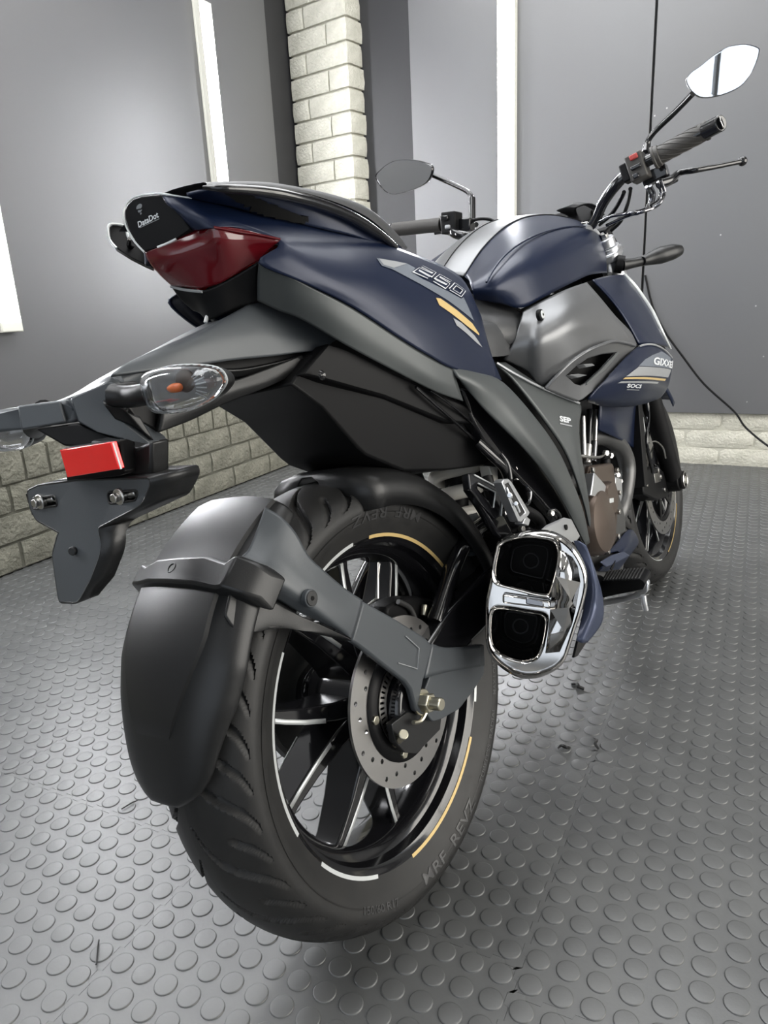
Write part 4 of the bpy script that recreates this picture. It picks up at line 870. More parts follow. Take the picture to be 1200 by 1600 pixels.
# rear calliper fittings seen through the wheel
rc = empty('rear_caliper', bike)
plate('caliper_body', [(0.0276,-0.0550,0.4250),(0.0902,-0.0550,0.4201),(0.1669,-0.0550,0.3833),(0.1712,-0.0550,0.3430),(0.0984,-0.0550,0.3479),(0.0336,-0.0550,0.3898)], (0, 0.04, 0), 'black', rc, 0.006, 0.015)
for x in (0, 1, 2):
    a = ((0.1125,-0.0620,0.3971), (0.1366,-0.0620,0.3888), (0.1654,-0.0620,0.3799))[x]; b = ((0.1040,-0.0620,0.3836), (0.1227,-0.0620,0.3661), (0.1506,-0.0620,0.3609))[x]
    cyl('banjo_bolt', a, b, 0.005, 'zinc' if x < 2 else 'steel', rc, n=10)
plate('wire_clip', [(0.0783,-0.0750,0.3788),(0.0916,-0.0750,0.3724),(0.0866,-0.0750,0.3589),(0.0749,-0.0750,0.3648)], (0, 0.003, 0), 'steel', rc, 0.001)
tube('sensor_lead', [(0.0546,-0.0600,0.4240),(0.0774,-0.0600,0.4057),(0.0854,-0.0600,0.3812),(0.0873,-0.0600,0.3628)], 0.004, 'engine_grey', rc, n=8)
tube('sensor_lead', [(0.0246,-0.0500,0.4399),(0.0434,-0.0500,0.4840),(0.0280,-0.0450,0.4385),(0.0080,-0.0450,0.4369)], 0.0018, 'steel', rc, n=6, sm=0)

# ---- tail: seat, grab rails, cowls, lamp
tn = net('tail_cowl', [[(-0.1622,-0.0350,0.9565),(-0.1428,-0.0580,0.9470),(-0.1176,-0.0720,0.9387),(-0.0807,-0.0850,0.9286),(-0.0371,-0.0950,0.9193),(0.0063,-0.1040,0.9096),(0.0936,-0.1150,0.8965),(0.1678,-0.1200,0.8809),(0.2522,-0.1220,0.8615),(0.2939,-0.1240,0.8388),(0.3125,-0.1300,0.7884)],
 [(-0.1654,-0.0450,0.9441),(-0.1463,-0.0660,0.9352),(-0.1240,-0.0800,0.9267),(-0.0901,-0.0950,0.9150),(-0.0509,-0.1080,0.9037),(-0.0076,-0.1200,0.8900),(0.0625,-0.1330,0.8743),(0.1358,-0.1390,0.8514),(0.2131,-0.1430,0.8288),(0.2570,-0.1460,0.7956),(0.2844,-0.1470,0.7568)],
 [(-0.1601,-0.0520,0.9309),(-0.1497,-0.0760,0.9237),(-0.1281,-0.0890,0.9166),(-0.0981,-0.1060,0.9027),(-0.0612,-0.1200,0.8868),(-0.0278,-0.1340,0.8629),(0.0346,-0.1460,0.8382),(0.0971,-0.1520,0.8085),(0.1671,-0.1560,0.7799),(0.2378,-0.1550,0.7537),(0.2763,-0.1550,0.7228)],
 [(-0.1530,-0.0580,0.9153),(-0.1487,-0.0840,0.9106),(-0.1224,-0.0940,0.9090),(-0.0876,-0.1170,0.8908),(-0.0822,-0.1250,0.8713),(-0.0476,-0.1370,0.8425),(0.0132,-0.1460,0.8148),(0.0754,-0.1520,0.7816),(0.1364,-0.1560,0.7523),(0.2056,-0.1560,0.7246),(0.2875,-0.1540,0.7028)],
 [(-0.1517,-0.0580,0.9141),(-0.1476,-0.0840,0.9087),(-0.1212,-0.0940,0.9071),(-0.0900,-0.1160,0.8863),(-0.1169,-0.1060,0.8692),(-0.0753,-0.1260,0.8427),(-0.0148,-0.1380,0.8124),(0.0567,-0.1470,0.7697),(0.1082,-0.1530,0.7419),(0.1648,-0.1540,0.7185),(0.2968,-0.1530,0.6884)]], 'navy', bike, th=0.003, nu=4, nv=4)
mirror(tn, None, 0.72, 0.02)['label'] = 'left half of the dark blue tail cowl'
ts = net('tail_strip', [[(-0.1150,-0.1040,0.8691),(-0.0950,-0.1150,0.8564),(-0.0731,-0.1240,0.8425),(-0.0126,-0.1360,0.8113),(0.0592,-0.1450,0.7684),(0.1125,-0.1500,0.7404),(0.1629,-0.1520,0.7181)],
 [(-0.1064,-0.0880,0.8538),(-0.0886,-0.1000,0.8410),(-0.0697,-0.1140,0.8261),(-0.0149,-0.1300,0.7900),(0.0525,-0.1400,0.7494),(0.1140,-0.1470,0.7141),(0.1706,-0.1500,0.6966)],
 [(-0.0965,-0.0720,0.8368),(-0.0795,-0.0850,0.8219),(-0.0616,-0.1000,0.8078),(-0.0131,-0.1200,0.7696),(0.0509,-0.1320,0.7327),(0.1249,-0.1400,0.6953),(0.1852,-0.1450,0.6731)]], 'grey_matte', bike)
mirror(ts, None, 0.5, 0.03)
# cap between the two halves, with its stickers
cp = plate('tail_cap', [(-0.1639,-0.0360,0.9560),(-0.1645,-0.0220,0.9600),(-0.1648,-0.0080,0.9634),(-0.1660,0.0060,0.9644),(-0.1688,0.0140,0.9614),(-0.1721,0.0180,0.9551),(-0.1746,0.0180,0.9470),(-0.1753,0.0160,0.9364),(-0.1745,0.0100,0.9207),(-0.1703,0.0040,0.9084),(-0.1668,-0.0140,0.9082),(-0.1564,-0.0340,0.9116),(-0.1514,-0.0560,0.9153),(-0.1580,-0.0530,0.9268),(-0.1623,-0.0460,0.9409)], Vector((0.022, 0.006, -0.006)), 'black', bike, 0.002)
tube('tail_cap_highlight', [(-0.1428,-0.0580,0.9470),(-0.1637,-0.0360,0.9567),(-0.1643,-0.0220,0.9607),(-0.1646,-0.0080,0.9641),(-0.1658,0.0060,0.9651),(-0.1695,0.0140,0.9617),(-0.1729,0.0180,0.9551),(-0.1750,0.0180,0.9470),(-0.1757,0.0160,0.9364),(-0.1749,0.0100,0.9207),(-0.1707,0.0040,0.9084)], 0.0011, 'silver_bright', cp, n=6, sm=3, label='painted highlight along the rim of the tail cap')  # silver line painting the light caught along the cap's edge
CPB = bvh(cp)
cd = Vector((-0.1638,-0.0200,0.9344)) - Vector((-0.6949,-0.6470,0.7188)); cd.normalize()
def cap_lay(name, s, o, e, h, m, off=0.0006, bold=0.0):
    V, F = text_geo(s, bold) if isinstance(s, str) else s
    return lay(name, frame3(V, o, e, h), F, CPB, m, cp, off=off, cell=0.02, dirv=(0.86, 0.42, -0.28), start=-2)
cap_lay('sticker_lettering', 'DataDot', (-0.1774,0.0000,0.9362), (-0.1649,-0.0250,0.9374), (-0.1768,0.0000,0.9422), 'decal_white', bold=0.02)
V = [Vector((0, 0, 0)), Vector((1, 0, 0)), Vector((1, 1, 0)), Vector((0, 1, 0))]
cap_lay('sticker_line', (V, [(0, 1, 2, 3)]), (-0.1747,0.0000,0.9347), (-0.1646,-0.0250,0.9354), (-0.1747,0.0000,0.9354), 'sticker_grey')
def face_geo():
    V = []; F = []
    def ell(cx, cy, rx, ry, n=14):
        b = len(V); V.extend(Vector((cx + rx * math.cos(2 * math.pi * i / n), cy + ry * math.sin(2 * math.pi * i / n), 0)) for i in range(n)); F.append(tuple(range(b, b + n)))
    ell(0.5, 0.74, 0.36, 0.24); ell(0.5, 0.42, 0.26, 0.18); ell(0.52, 0.10, 0.10, 0.10)
    return V, F
cap_lay('sticker_emblem', face_geo(), (-0.1757,0.0000,0.9468), (-0.1696,-0.0100,0.9475), (-0.1742,0.0000,0.9567), 'sticker_grey')
cap_lay('sticker_emblem_mark', (V, [(0, 1, 2, 3)]), (-0.1718,0.0000,0.9517), (-0.1709,-0.0100,0.9509), (-0.1717,0.0000,0.9530), 'black', off=0.0010)
# tail lamp
tl = net('tail_lamp', [[(-0.1686,0.0060,0.9090),(-0.1670,-0.0120,0.9081),(-0.1575,-0.0340,0.9109),(-0.1461,-0.0600,0.9151),(-0.1469,-0.0840,0.9106),(-0.1208,-0.0970,0.9056),(-0.0887,-0.1180,0.8904)],
 [(-0.1666,0.0060,0.8996),(-0.1653,-0.0140,0.8969),(-0.1582,-0.0400,0.8967),(-0.1493,-0.0660,0.8990),(-0.1433,-0.0860,0.8974),(-0.1187,-0.0980,0.8950),(-0.0916,-0.1160,0.8876)],
 [(-0.1602,0.0040,0.8868),(-0.1576,-0.0140,0.8836),(-0.1507,-0.0380,0.8828),(-0.1420,-0.0620,0.8838),(-0.1344,-0.0800,0.8838),(-0.1132,-0.0940,0.8857),(-0.0944,-0.1080,0.8844)],
 [(-0.1473,0.0020,0.8717),(-0.1438,-0.0140,0.8664),(-0.1387,-0.0320,0.8605),(-0.1301,-0.0520,0.8602),(-0.1225,-0.0680,0.8643),(-0.1127,-0.0820,0.8702),(-0.1034,-0.0940,0.8746)]], 'red_lens', bike, th=0.003)
tube('lamp_spine', [(-0.1491,-0.0860,0.9093),(-0.1239,-0.0990,0.9016),(-0.1111,-0.1060,0.8982),(-0.0899,-0.1190,0.8901)], 0.0013, 'red_lens', tl, n=6)
tube('lamp_chrome_line', [(-0.1683,-0.0160,0.9080),(-0.1627,-0.0270,0.9094),(-0.1589,-0.0370,0.9110)], 0.0012, 'silver_bright', tl, n=6)
net('lamp_reflector', [[(-0.1587,0.0100,0.9048),(-0.1498,-0.0300,0.9036),(-0.1371,-0.0760,0.9031),(-0.0858,-0.0980,0.8921)],
 [(-0.1460,0.0080,0.8781),(-0.1390,-0.0240,0.8728),(-0.1219,-0.0520,0.8711),(-0.0963,-0.0800,0.8818)]], 'red_reflector', tl, th=0.002).location = (0.022, 0.004, -0.002)
mirror(tl, None, 0.25, 0.01)['label'] = 'left half of the red tail lamp'
# black moulding under the lamp
net('lamp_base', [[(-0.1465,0.0040,0.8722),(-0.1427,-0.0120,0.8647),(-0.1377,-0.0340,0.8572),(-0.1308,-0.0520,0.8582),(-0.1188,-0.0700,0.8638),(-0.1041,-0.0940,0.8725)],
 [(-0.1378,0.0040,0.8572),(-0.1341,-0.0100,0.8524),(-0.1328,-0.0280,0.8454),(-0.1265,-0.0480,0.8460),(-0.1124,-0.0620,0.8493),(-0.1001,-0.0820,0.8552)],
 [(-0.1236,0.0040,0.8439),(-0.1258,-0.0080,0.8384),(-0.1286,-0.0220,0.8282),(-0.1220,-0.0400,0.8296),(-0.1060,-0.0520,0.8347),(-0.0884,-0.0660,0.8372)]], 'black', bike)
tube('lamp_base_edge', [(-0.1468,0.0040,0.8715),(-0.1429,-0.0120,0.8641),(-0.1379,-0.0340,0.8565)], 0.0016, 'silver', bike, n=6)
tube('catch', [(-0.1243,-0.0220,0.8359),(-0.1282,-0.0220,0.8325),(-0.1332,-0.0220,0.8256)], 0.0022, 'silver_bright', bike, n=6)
# seat pads
rows = [[(-0.1639,-0.1040,0.9424),(-0.1250,-0.1080,0.9460),(-0.0794,-0.1100,0.9476),(-0.0408,-0.1120,0.9464),(-0.0001,-0.1140,0.9423),(0.0432,-0.1160,0.9348),(0.0853,-0.1160,0.9239),(0.1209,-0.1140,0.9090),(0.1547,-0.1080,0.8956),(0.1842,-0.1000,0.8919)],
 [(-0.1564,-0.0940,0.9500),(-0.1152,-0.1000,0.9533),(-0.0686,-0.1020,0.9559),(-0.0294,-0.1040,0.9548),(0.0127,-0.1060,0.9523),(0.0576,-0.1080,0.9473),(0.1013,-0.1080,0.9391),(0.1403,-0.1060,0.9237),(0.1743,-0.1000,0.9087),(0.1935,-0.0940,0.8972)]]
r1 = rows[1]
kk = lambda i, n: 0.45 + 0.55 * i / (n - 1)
N1 = len(r1)
rows.append([(x, y * 0.5, z + 0.008) for x, y, z in r1]); rows.append([(x, 0, z + 0.010) for x, y, z in r1]); rows += [[(x, -y * 0.5 * kk(i, N1), z + 0.008) for i, (x, y, z) in enumerate(r1)], [(x, -y * kk(i, N1), z) for i, (x, y, z) in enumerate(r1)], [(x, -y * kk(i, N1), z) for i, (x, y, z) in enumerate(rows[0])]]
net('passenger_seat', rows, 'seat', bike, th=0, nv=3, inward=(0, 0, -1))
gr = empty('grab_rail', bike)
g1 = net('rail_panel', [[(-0.1601,-0.0700,0.9443),(-0.1484,-0.0940,0.9433),(-0.1163,-0.1080,0.9449),(-0.0744,-0.1140,0.9448),(-0.0170,-0.1180,0.9396),(0.0488,-0.1200,0.9287),(0.1089,-0.1180,0.9073),(0.1592,-0.1100,0.8902)],
 [(-0.1485,-0.0640,0.9446),(-0.1394,-0.0880,0.9391),(-0.1117,-0.1040,0.9364),(-0.0700,-0.1100,0.9338),(-0.0139,-0.1140,0.9285),(0.0444,-0.1180,0.9164),(0.1027,-0.1160,0.8981),(0.1520,-0.1100,0.8875)],
 [(-0.1329,-0.0740,0.9382),(-0.1147,-0.0840,0.9326),(-0.0888,-0.0920,0.9247),(-0.0485,-0.1000,0.9172),(0.0011,-0.1080,0.9082),(0.0468,-0.1140,0.9011),(0.0926,-0.1160,0.8938),(0.1395,-0.1120,0.8866)]], 'navy', gr)
V, F = net_geo([[(-0.1536,-0.1120,0.9335),(-0.1224,-0.1200,0.9330),(-0.0799,-0.1240,0.9294),(-0.0408,-0.1260,0.9223),(-0.0281,-0.1260,0.9141)],
 [(-0.1409,-0.1060,0.9296),(-0.1136,-0.1140,0.9254),(-0.0724,-0.1180,0.9212),(-0.0393,-0.1210,0.9163),(-0.0260,-0.1210,0.9102)],
 [(-0.1197,-0.0980,0.9286),(-0.0961,-0.1040,0.9232),(-0.0632,-0.1100,0.9175),(-0.0348,-0.1140,0.9131),(-0.0252,-0.1160,0.9089)]], 6, 6)
lay('rail_slot_shade', V, F, g1, 'cavity', gr, off=0.0022, cell=0.5)  # flat black patch painting the shade inside the rail's hollow
tube('rail_bar', [(-0.1638,-0.1000,0.9425),(-0.1546,-0.1180,0.9364),(-0.1183,-0.1260,0.9352),(-0.0752,-0.1300,0.9325),(-0.0249,-0.1310,0.9274),(0.0320,-0.1300,0.9173),(0.0848,-0.1260,0.9024),(0.1348,-0.1160,0.8895)], [0.002, 0.0045, 0.006, 0.006, 0.006, 0.004], 'black_gloss', gr, n=14)
mirror(gr, None, 0.7, 0.03)['label'] = 'left grab rail'
ho = plate('rail_end', [(-0.1367,0.0980,0.9635),(-0.1302,0.0980,0.9675),(-0.1162,0.0940,0.9641),(-0.1198,0.0900,0.9524),(-0.1152,0.0820,0.9414),(-0.1148,0.0700,0.9292),(-0.1165,0.0600,0.9057),(-0.1231,0.0660,0.9117),(-0.1332,0.0760,0.9230),(-0.1397,0.0900,0.9369),(-0.1393,0.0980,0.9495)], (0.01, 0.014, 0), 'black', bike, 0.002)
tube('rail_end_highlight', [(-0.1405,0.0890,0.9367),(-0.1409,0.0970,0.9491),(-0.1383,0.0970,0.9631),(-0.1310,0.0970,0.9672),(-0.1169,0.0930,0.9638),(-0.1204,0.0890,0.9498),(-0.1153,0.0830,0.9446),(-0.1147,0.0720,0.9305)], 0.0016, 'silver_bright', ho, n=6, sm=3)  # bright line painted where the rail end catches the light
# rider seat
rs = [[(0.4055,-0.0700,0.8355),(0.4423,-0.0950,0.8138),(0.4916,-0.1130,0.7972),(0.5309,-0.1180,0.7812)],
 [(0.3547,-0.0980,0.7977),(0.3713,-0.1280,0.7832),(0.4294,-0.1400,0.7694),(0.5104,-0.1280,0.7600)],
 [(0.3501,-0.1040,0.7582),(0.3640,-0.1300,0.7458),(0.4185,-0.1360,0.7396),(0.5074,-0.1200,0.7418)],
 [(0.3965,-0.0880,0.7287),(0.4227,-0.0980,0.7179),(0.4716,-0.1000,0.7174),(0.5277,-0.0960,0.7281)]]
sp_ = net('rider_seat', rs, 'seat', bike, th=0.004); mirror(sp_)
st = []
for (x, w, z) in ((0.13, .085, .845), (0.22, .115, .80), (0.32, .135, .785), (0.42, .125, .785), (0.50, .10, .80), (0.55, .06, .82)):
    st.append([(x, -w, z - .06), (x, -w, z - .02), (x, -w * .8, z), (x, 0, z + .004), (x, w * .8, z), (x, w, z - .02), (x, w, z - .06)])
net('seat_top', st, 'seat', bike, th=0, inward=(0, 0, -1))
# decals on the tail
TNB = bvh(tn)
def tail_lay(name, pts, m, off=0.0008, lab=None, target=None, parent=None):
    return lay(name, pts, [tuple(range(len(pts)))], target or TNB, m, parent or tn, off=off, label=lab, start=-0.4)
tail_lay('decal_swoosh', [(0.0563,-0.1300,0.8681),(0.1230,-0.1350,0.8630),(0.1393,-0.1380,0.8566),(0.1215,-0.1400,0.8503),(0.1431,-0.1420,0.8408),(0.2292,-0.1460,0.8127),(0.2413,-0.1460,0.8151),(0.2454,-0.1490,0.7799),(0.2185,-0.1500,0.7935),(0.1853,-0.1500,0.8104),(0.1324,-0.1470,0.8331),(0.0785,-0.1400,0.8534),(0.0581,-0.1360,0.8581)], 'decal_grey', lab='grey arrow-shaped decal')
tail_lay('decal_swoosh_edge', [(0.0601,-0.1300,0.8674),(0.1212,-0.1350,0.8621),(0.0821,-0.1380,0.8555),(0.0626,-0.1350,0.8592)], 'silver', 0.0012)
tail_lay('decal_stripe', [(0.1548,-0.1520,0.8150),(0.1661,-0.1520,0.8138),(0.2014,-0.1530,0.7962),(0.2365,-0.1510,0.7764),(0.2497,-0.1500,0.7603),(0.2471,-0.1500,0.7586),(0.2181,-0.1520,0.7727),(0.1805,-0.1540,0.7925),(0.1560,-0.1530,0.8047)], 'gold', lab='gold stripe')
tail_lay('decal_stripe', [(0.1816,-0.1550,0.7862),(0.2019,-0.1540,0.7784),(0.2319,-0.1520,0.7592),(0.2482,-0.1510,0.7409),(0.2350,-0.1520,0.7472),(0.2089,-0.1540,0.7630),(0.1847,-0.1550,0.7757)], 'silver', lab='narrow silver stripe')
g2 = [[(0, 1), (1, 1), (1, .5), (0, .5), (0, 0), (1, 0)], [(1.45 + 1, 1), (1.45, 1), (1.45, .5), (1.45 + 1, .5), (1.45 + 1, 0), (1.45, 0)], [(2.9, 0), (2.9, 1), (3.9, 1), (3.9, 0), (2.9, 0)]]
for w, m, of in ((0.17, 'decal_white', 0.0014), (0.095, 'navy', 0.0018)):
    V, F = stroke_geo(g2, w); V = [Vector((v.x / 3.9, v.y, 0)) for v in V]
    lay('decal_number', frame3(V, (0.1343,-0.1390,0.8514), (0.2308,-0.1450,0.8174), (0.1608,-0.1350,0.8592)), F, TNB, m, tn, off=of, cell=0.015, start=-0.4, label='outlined three-digit number' if w == 0.17 else None)

# ---- under tail, plate carrier, lamps
ut = empty('under_tail', bike)
plate('tray', [(-0.0866,-0.0850,0.7404),(-0.0501,-0.0850,0.7661),(-0.0102,-0.0900,0.7784),(0.0048,-0.1050,0.7665),(0.0744,-0.1150,0.7300),(0.2211,-0.1250,0.6684),(0.3150,-0.1200,0.6171),(0.3525,-0.1100,0.5727),(0.3108,-0.0900,0.5600),(0.2021,-0.0850,0.5760),(0.1039,-0.0800,0.5973),(0.0285,-0.0800,0.6351),(0.0148,-0.0800,0.6471),(-0.0351,-0.0800,0.7071)], (0, 0.14, 0), 'black', ut, 0.003)
plate('tray_side', [(-0.0206,-0.0960,0.7795),(-0.0043,-0.1120,0.7659),(0.0642,-0.1220,0.7298),(0.2011,-0.1360,0.6677),(0.2776,-0.1300,0.6281),(0.1787,-0.1180,0.6480),(0.0501,-0.1100,0.7033),(-0.0526,-0.1000,0.7412),(-0.0750,-0.0920,0.7488)], (0, 0.02, 0), 'black', ut, 0.003)
tube('tray_seam', [(0.0966,-0.1300,0.7065),(0.1704,-0.1250,0.6575),(0.2555,-0.1150,0.6062),(0.2846,-0.1100,0.5912)], 0.0022, 'black_gloss', ut, n=8)
tube('tray_seam', [(0.1210,-0.1350,0.6983),(0.1983,-0.1300,0.6570),(0.2645,-0.1200,0.6158)], 0.0018, 'black_gloss', ut, n=8)
q = (-0.0648,-0.1080,0.7427); turned('tray_screw', [(0, 0.0), (-0.002, 0.004), (0, 0.006)], (q[0], q[1] - .006, q[2]), 'black_gloss', ut, seg=16)
plate('tail_core', [(-0.05, -0.050, .90), (-0.05, -0.050, .87), (0.0, -0.06, .80), (0.25, -0.095, .72), (0.42, -0.10, .70), (0.42, -0.10, .78), (0.25, -0.09, .85), (0.0, -0.065, .90)], (0, 0.10, 0), 'cavity', bike, 0)
pc = empty('plate_carrier', bike)
net('carrier_side', [[(-0.1257,-0.0400,0.8241),(-0.1037,-0.0500,0.8329),(-0.0801,-0.0580,0.8389),(-0.0425,-0.0660,0.8277),(-0.0187,-0.0720,0.8156),(0.0077,-0.0780,0.7998),(0.0233,-0.0800,0.7858)],
 [(-0.2111,-0.0460,0.8026),(-0.1731,-0.0520,0.8105),(-0.1316,-0.0600,0.8200),(-0.0811,-0.0670,0.8124),(-0.0365,-0.0720,0.7976),(-0.0102,-0.0770,0.7872),(0.0033,-0.0800,0.7794)],
 [(-0.2627,-0.0460,0.7893),(-0.2295,-0.0540,0.7935),(-0.1838,-0.0600,0.7977),(-0.1253,-0.0660,0.7976),(-0.0694,-0.0700,0.7928),(-0.0315,-0.0740,0.7848),(-0.0014,-0.0790,0.7768)],
 [(-0.2843,-0.0460,0.7793),(-0.2436,-0.0560,0.7781),(-0.1904,-0.0600,0.7771),(-0.1399,-0.0640,0.7769),(-0.0839,-0.0680,0.7753),(-0.0395,-0.0720,0.7752),(-0.0017,-0.0790,0.7722)]], 'plastic_grey', pc, th=0.004)
net('carrier_groove', [[(-0.2394,-0.0500,0.7775),(-0.1857,-0.0540,0.7764),(-0.1454,-0.0620,0.7660),(-0.0933,-0.0640,0.7667),(-0.0364,-0.0680,0.7711)],
 [(-0.2342,-0.0480,0.7645),(-0.1797,-0.0520,0.7626),(-0.1403,-0.0560,0.7588),(-0.0915,-0.0600,0.7600),(-0.0321,-0.0640,0.7638)]], 'plastic', pc, th=0.004)
net('carrier_rail', [[(-0.2377,-0.0500,0.7581),(-0.2018,-0.0560,0.7579),(-0.1582,-0.0660,0.7550),(-0.1007,-0.0700,0.7627),(-0.0477,-0.0740,0.7709)],
 [(-0.2440,-0.0500,0.7333),(-0.2092,-0.0560,0.7350),(-0.1657,-0.0660,0.7436),(-0.1051,-0.0700,0.7495),(-0.0390,-0.0740,0.7626)],
 [(-0.2490,-0.0460,0.7179),(-0.2079,-0.0500,0.7236),(-0.1654,-0.0600,0.7334),(-0.1033,-0.0660,0.7427),(-0.0381,-0.0700,0.7555)]], 'plastic', pc, th=0.006)
net('carrier_top', [[(-0.1007,0.0120,0.8313),(-0.1457,0.0120,0.8186),(-0.1848,0.0120,0.8066),(-0.2271,0.0160,0.7934),(-0.2583,0.0200,0.7828),(-0.2846,0.0300,0.7721),(-0.3095,0.0400,0.7668)],
 [(-0.1163,-0.0300,0.8259),(-0.1630,-0.0300,0.8131),(-0.2030,-0.0360,0.8040),(-0.2470,-0.0400,0.7908),(-0.2767,-0.0400,0.7820),(-0.2862,-0.0400,0.7739),(-0.3102,-0.0080,0.7670)]], 'plastic_grey', pc, th=0.02, inward=(0, 0, -1))
plate('carrier_core', [(-0.1076,-0.0350,0.8243),(0.0352,-0.0600,0.7875),(0.0023,-0.0600,0.7660),(-0.0319,-0.0550,0.7561),(-0.1515,-0.0450,0.7352),(-0.2282,-0.0380,0.7193),(-0.2427,-0.0380,0.7191),(-0.2833,-0.0360,0.7477),(-0.2828,-0.0380,0.7720)], (0, 0.05, 0), 'black', pc, 0.002)
# rear block that carries plate and indicators
plate('carrier_block', [(-0.3126,-0.0120,0.7667),(-0.2903,-0.0460,0.7734),(-0.2828,-0.0480,0.7703),(-0.2928,-0.0480,0.7474),(-0.2805,-0.0500,0.7298),(-0.2647,-0.0520,0.7116),(-0.2747,-0.0520,0.6799),(-0.2885,-0.0500,0.6832),(-0.2825,-0.0500,0.7071),(-0.2921,-0.0460,0.7181),(-0.3082,-0.0340,0.7305),(-0.3119,-0.0140,0.7424)], (0.035, 0.02, 0), 'plastic_grey', pc, 0.003)
plate('cross_bar', [(-0.3566,0.1100,0.7726),(-0.3423,0.0600,0.7708),(-0.3265,0.0180,0.7671),(-0.3115,-0.0060,0.7656),(-0.3091,-0.0060,0.7560),(-0.3094,-0.0080,0.7434),(-0.3329,0.0180,0.7459),(-0.3488,0.0600,0.7492),(-0.3628,0.1100,0.7517)], (0.05, 0.0, 0), 'plastic_grey', pc, 0.004)
plate('cross_bar_step', [(-0.3344,0.0380,0.7701),(-0.3132,0.0000,0.7662),(-0.3141,-0.0020,0.7450),(-0.3397,0.0340,0.7467)], (-0.004, -0.004, 0), 'plastic_grey', pc, 0.002)
plate('block_underside', [(-0.3354,0.0200,0.7448),(-0.3107,-0.0120,0.7425),(-0.2908,-0.0440,0.7181),(-0.3023,-0.0400,0.7133),(-0.3234,0.0000,0.7239)], (0.03, 0.02, -0.002), 'black', pc, 0.002)
plate('stalk_socket', [(-0.2982,-0.0500,0.7671),(-0.2879,-0.0520,0.7715),(-0.2816,-0.0540,0.7692),(-0.2923,-0.0560,0.7569),(-0.2951,-0.0560,0.7501),(-0.3038,-0.0520,0.7532)], (0.02, 0.0, 0), 'plastic', pc, 0.002)
net('socket_skirt', [[(-0.3031,-0.0500,0.7534),(-0.2924,-0.0560,0.7497),(-0.2858,-0.0580,0.7418),(-0.2743,-0.0580,0.7369)],
 [(-0.2941,-0.0480,0.7384),(-0.2818,-0.0520,0.7297),(-0.2729,-0.0560,0.7208),(-0.2645,-0.0560,0.7117)]], 'plastic', pc, th=0.01)
plate('carrier_post', [(-0.3220,-0.0422,0.7241),(-0.3220,-0.1077,0.7093),(-0.3220,-0.1311,0.7121),(-0.3220,-0.1176,0.6810),(-0.3220,-0.0224,0.6846)], (0.02, 0.0, 0), 'plastic', pc, 0.003)
# reflector
rf = plate('reflector_housing', [(-0.3430,-0.0301,0.7224),(-0.3430,-0.1090,0.7187),(-0.3340,-0.1070,0.7150),(-0.3340,-0.0988,0.6911),(-0.3400,-0.1010,0.6889),(-0.3430,-0.0214,0.6915)], (0.014, 0.0, 0), 'black', pc, 0.0015)
plate('reflector', [(-0.3490,-0.0356,0.7211),(-0.3490,-0.1153,0.7185),(-0.3490,-0.1166,0.6955),(-0.3490,-0.0350,0.6956)], (0.006, 0.0, 0), 'red_reflector', rf, 0.0008, label='red rear reflector')
tube('reflector_edge', [(-0.3470,-0.1147,0.7176),(-0.3470,-0.1162,0.6951)], 0.0012, 'silver', rf, n=6, sm=0)
# plate bracket with its two slots
def on_plate(s): return s
PBO = [(-0.3350,0.0690,0.6876),(-0.3350,0.0454,0.6910),(-0.3350,-0.0246,0.6900),(-0.3350,-0.1332,0.6820),(-0.3350,-0.1323,0.6777),(-0.3350,-0.1235,0.6700),(-0.3380,-0.1158,0.6618),(-0.3420,-0.0485,0.6463),(-0.3450,-0.0522,0.6313),(-0.3480,-0.0490,0.6214),(-0.3530,-0.0318,0.6005),(-0.3580,-0.0106,0.5814),(-0.3580,-0.0028,0.5793),(-0.3580,0.0262,0.5795),(-0.3530,0.0296,0.6007),(-0.3480,0.0322,0.6234),(-0.3430,0.0219,0.6410),(-0.3420,0.0182,0.6445),(-0.3380,0.0620,0.6586),(-0.3370,0.0696,0.6688)]
def slot(s):
    P = s; return roundpoly(P, 0.006, 4)
S1 = slot([(-0.3360,0.0636,0.6802),(-0.3360,0.0179,0.6800),(-0.3370,0.0157,0.6699),(-0.3370,0.0642,0.6692)]); S2 = slot([(-0.3350,-0.0685,0.6761),(-0.3350,-0.1143,0.6741),(-0.3360,-0.1091,0.6657),(-0.3370,-0.0685,0.6654)])
pl = holed('plate_bracket', roundpoly(PBO, 0.004, 2), [S1, S2], (0.004, 0, 0), 'plastic_grey', pc)
def bracket_skirt():
    A = [Vector(p) for p in roundpoly(PBO, 0.004, 2)]; c = sum(A, Vector()) / len(A); n = len(A)
    B = [p + Vector((0.014, -0.010 if p.y < c.y else 0.004, 0.0)) for p in A]; C2 = [p + Vector(((0.045 if p.z > 0.655 else 0.020 + 0.02 * max(0, (p.z - 0.635) / 0.02)), -0.010 if p.y < c.y else -0.002, 0.0)) for p in A]
    return A + C2, [(i, (i + 1) % n, n + (i + 1) % n, n + i) for i in range(n)]
V, F = bracket_skirt(); obj('bracket_side', V, F, 'plastic', pl, smooth=25, solid=0.002)
plate('slot_back', [(-0.3250,0.0942,0.6845),(-0.3250,-0.1084,0.6802),(-0.3250,-0.0977,0.6561),(-0.3250,0.0941,0.6617)], (0.003, 0, 0), 'black', pl, 0)
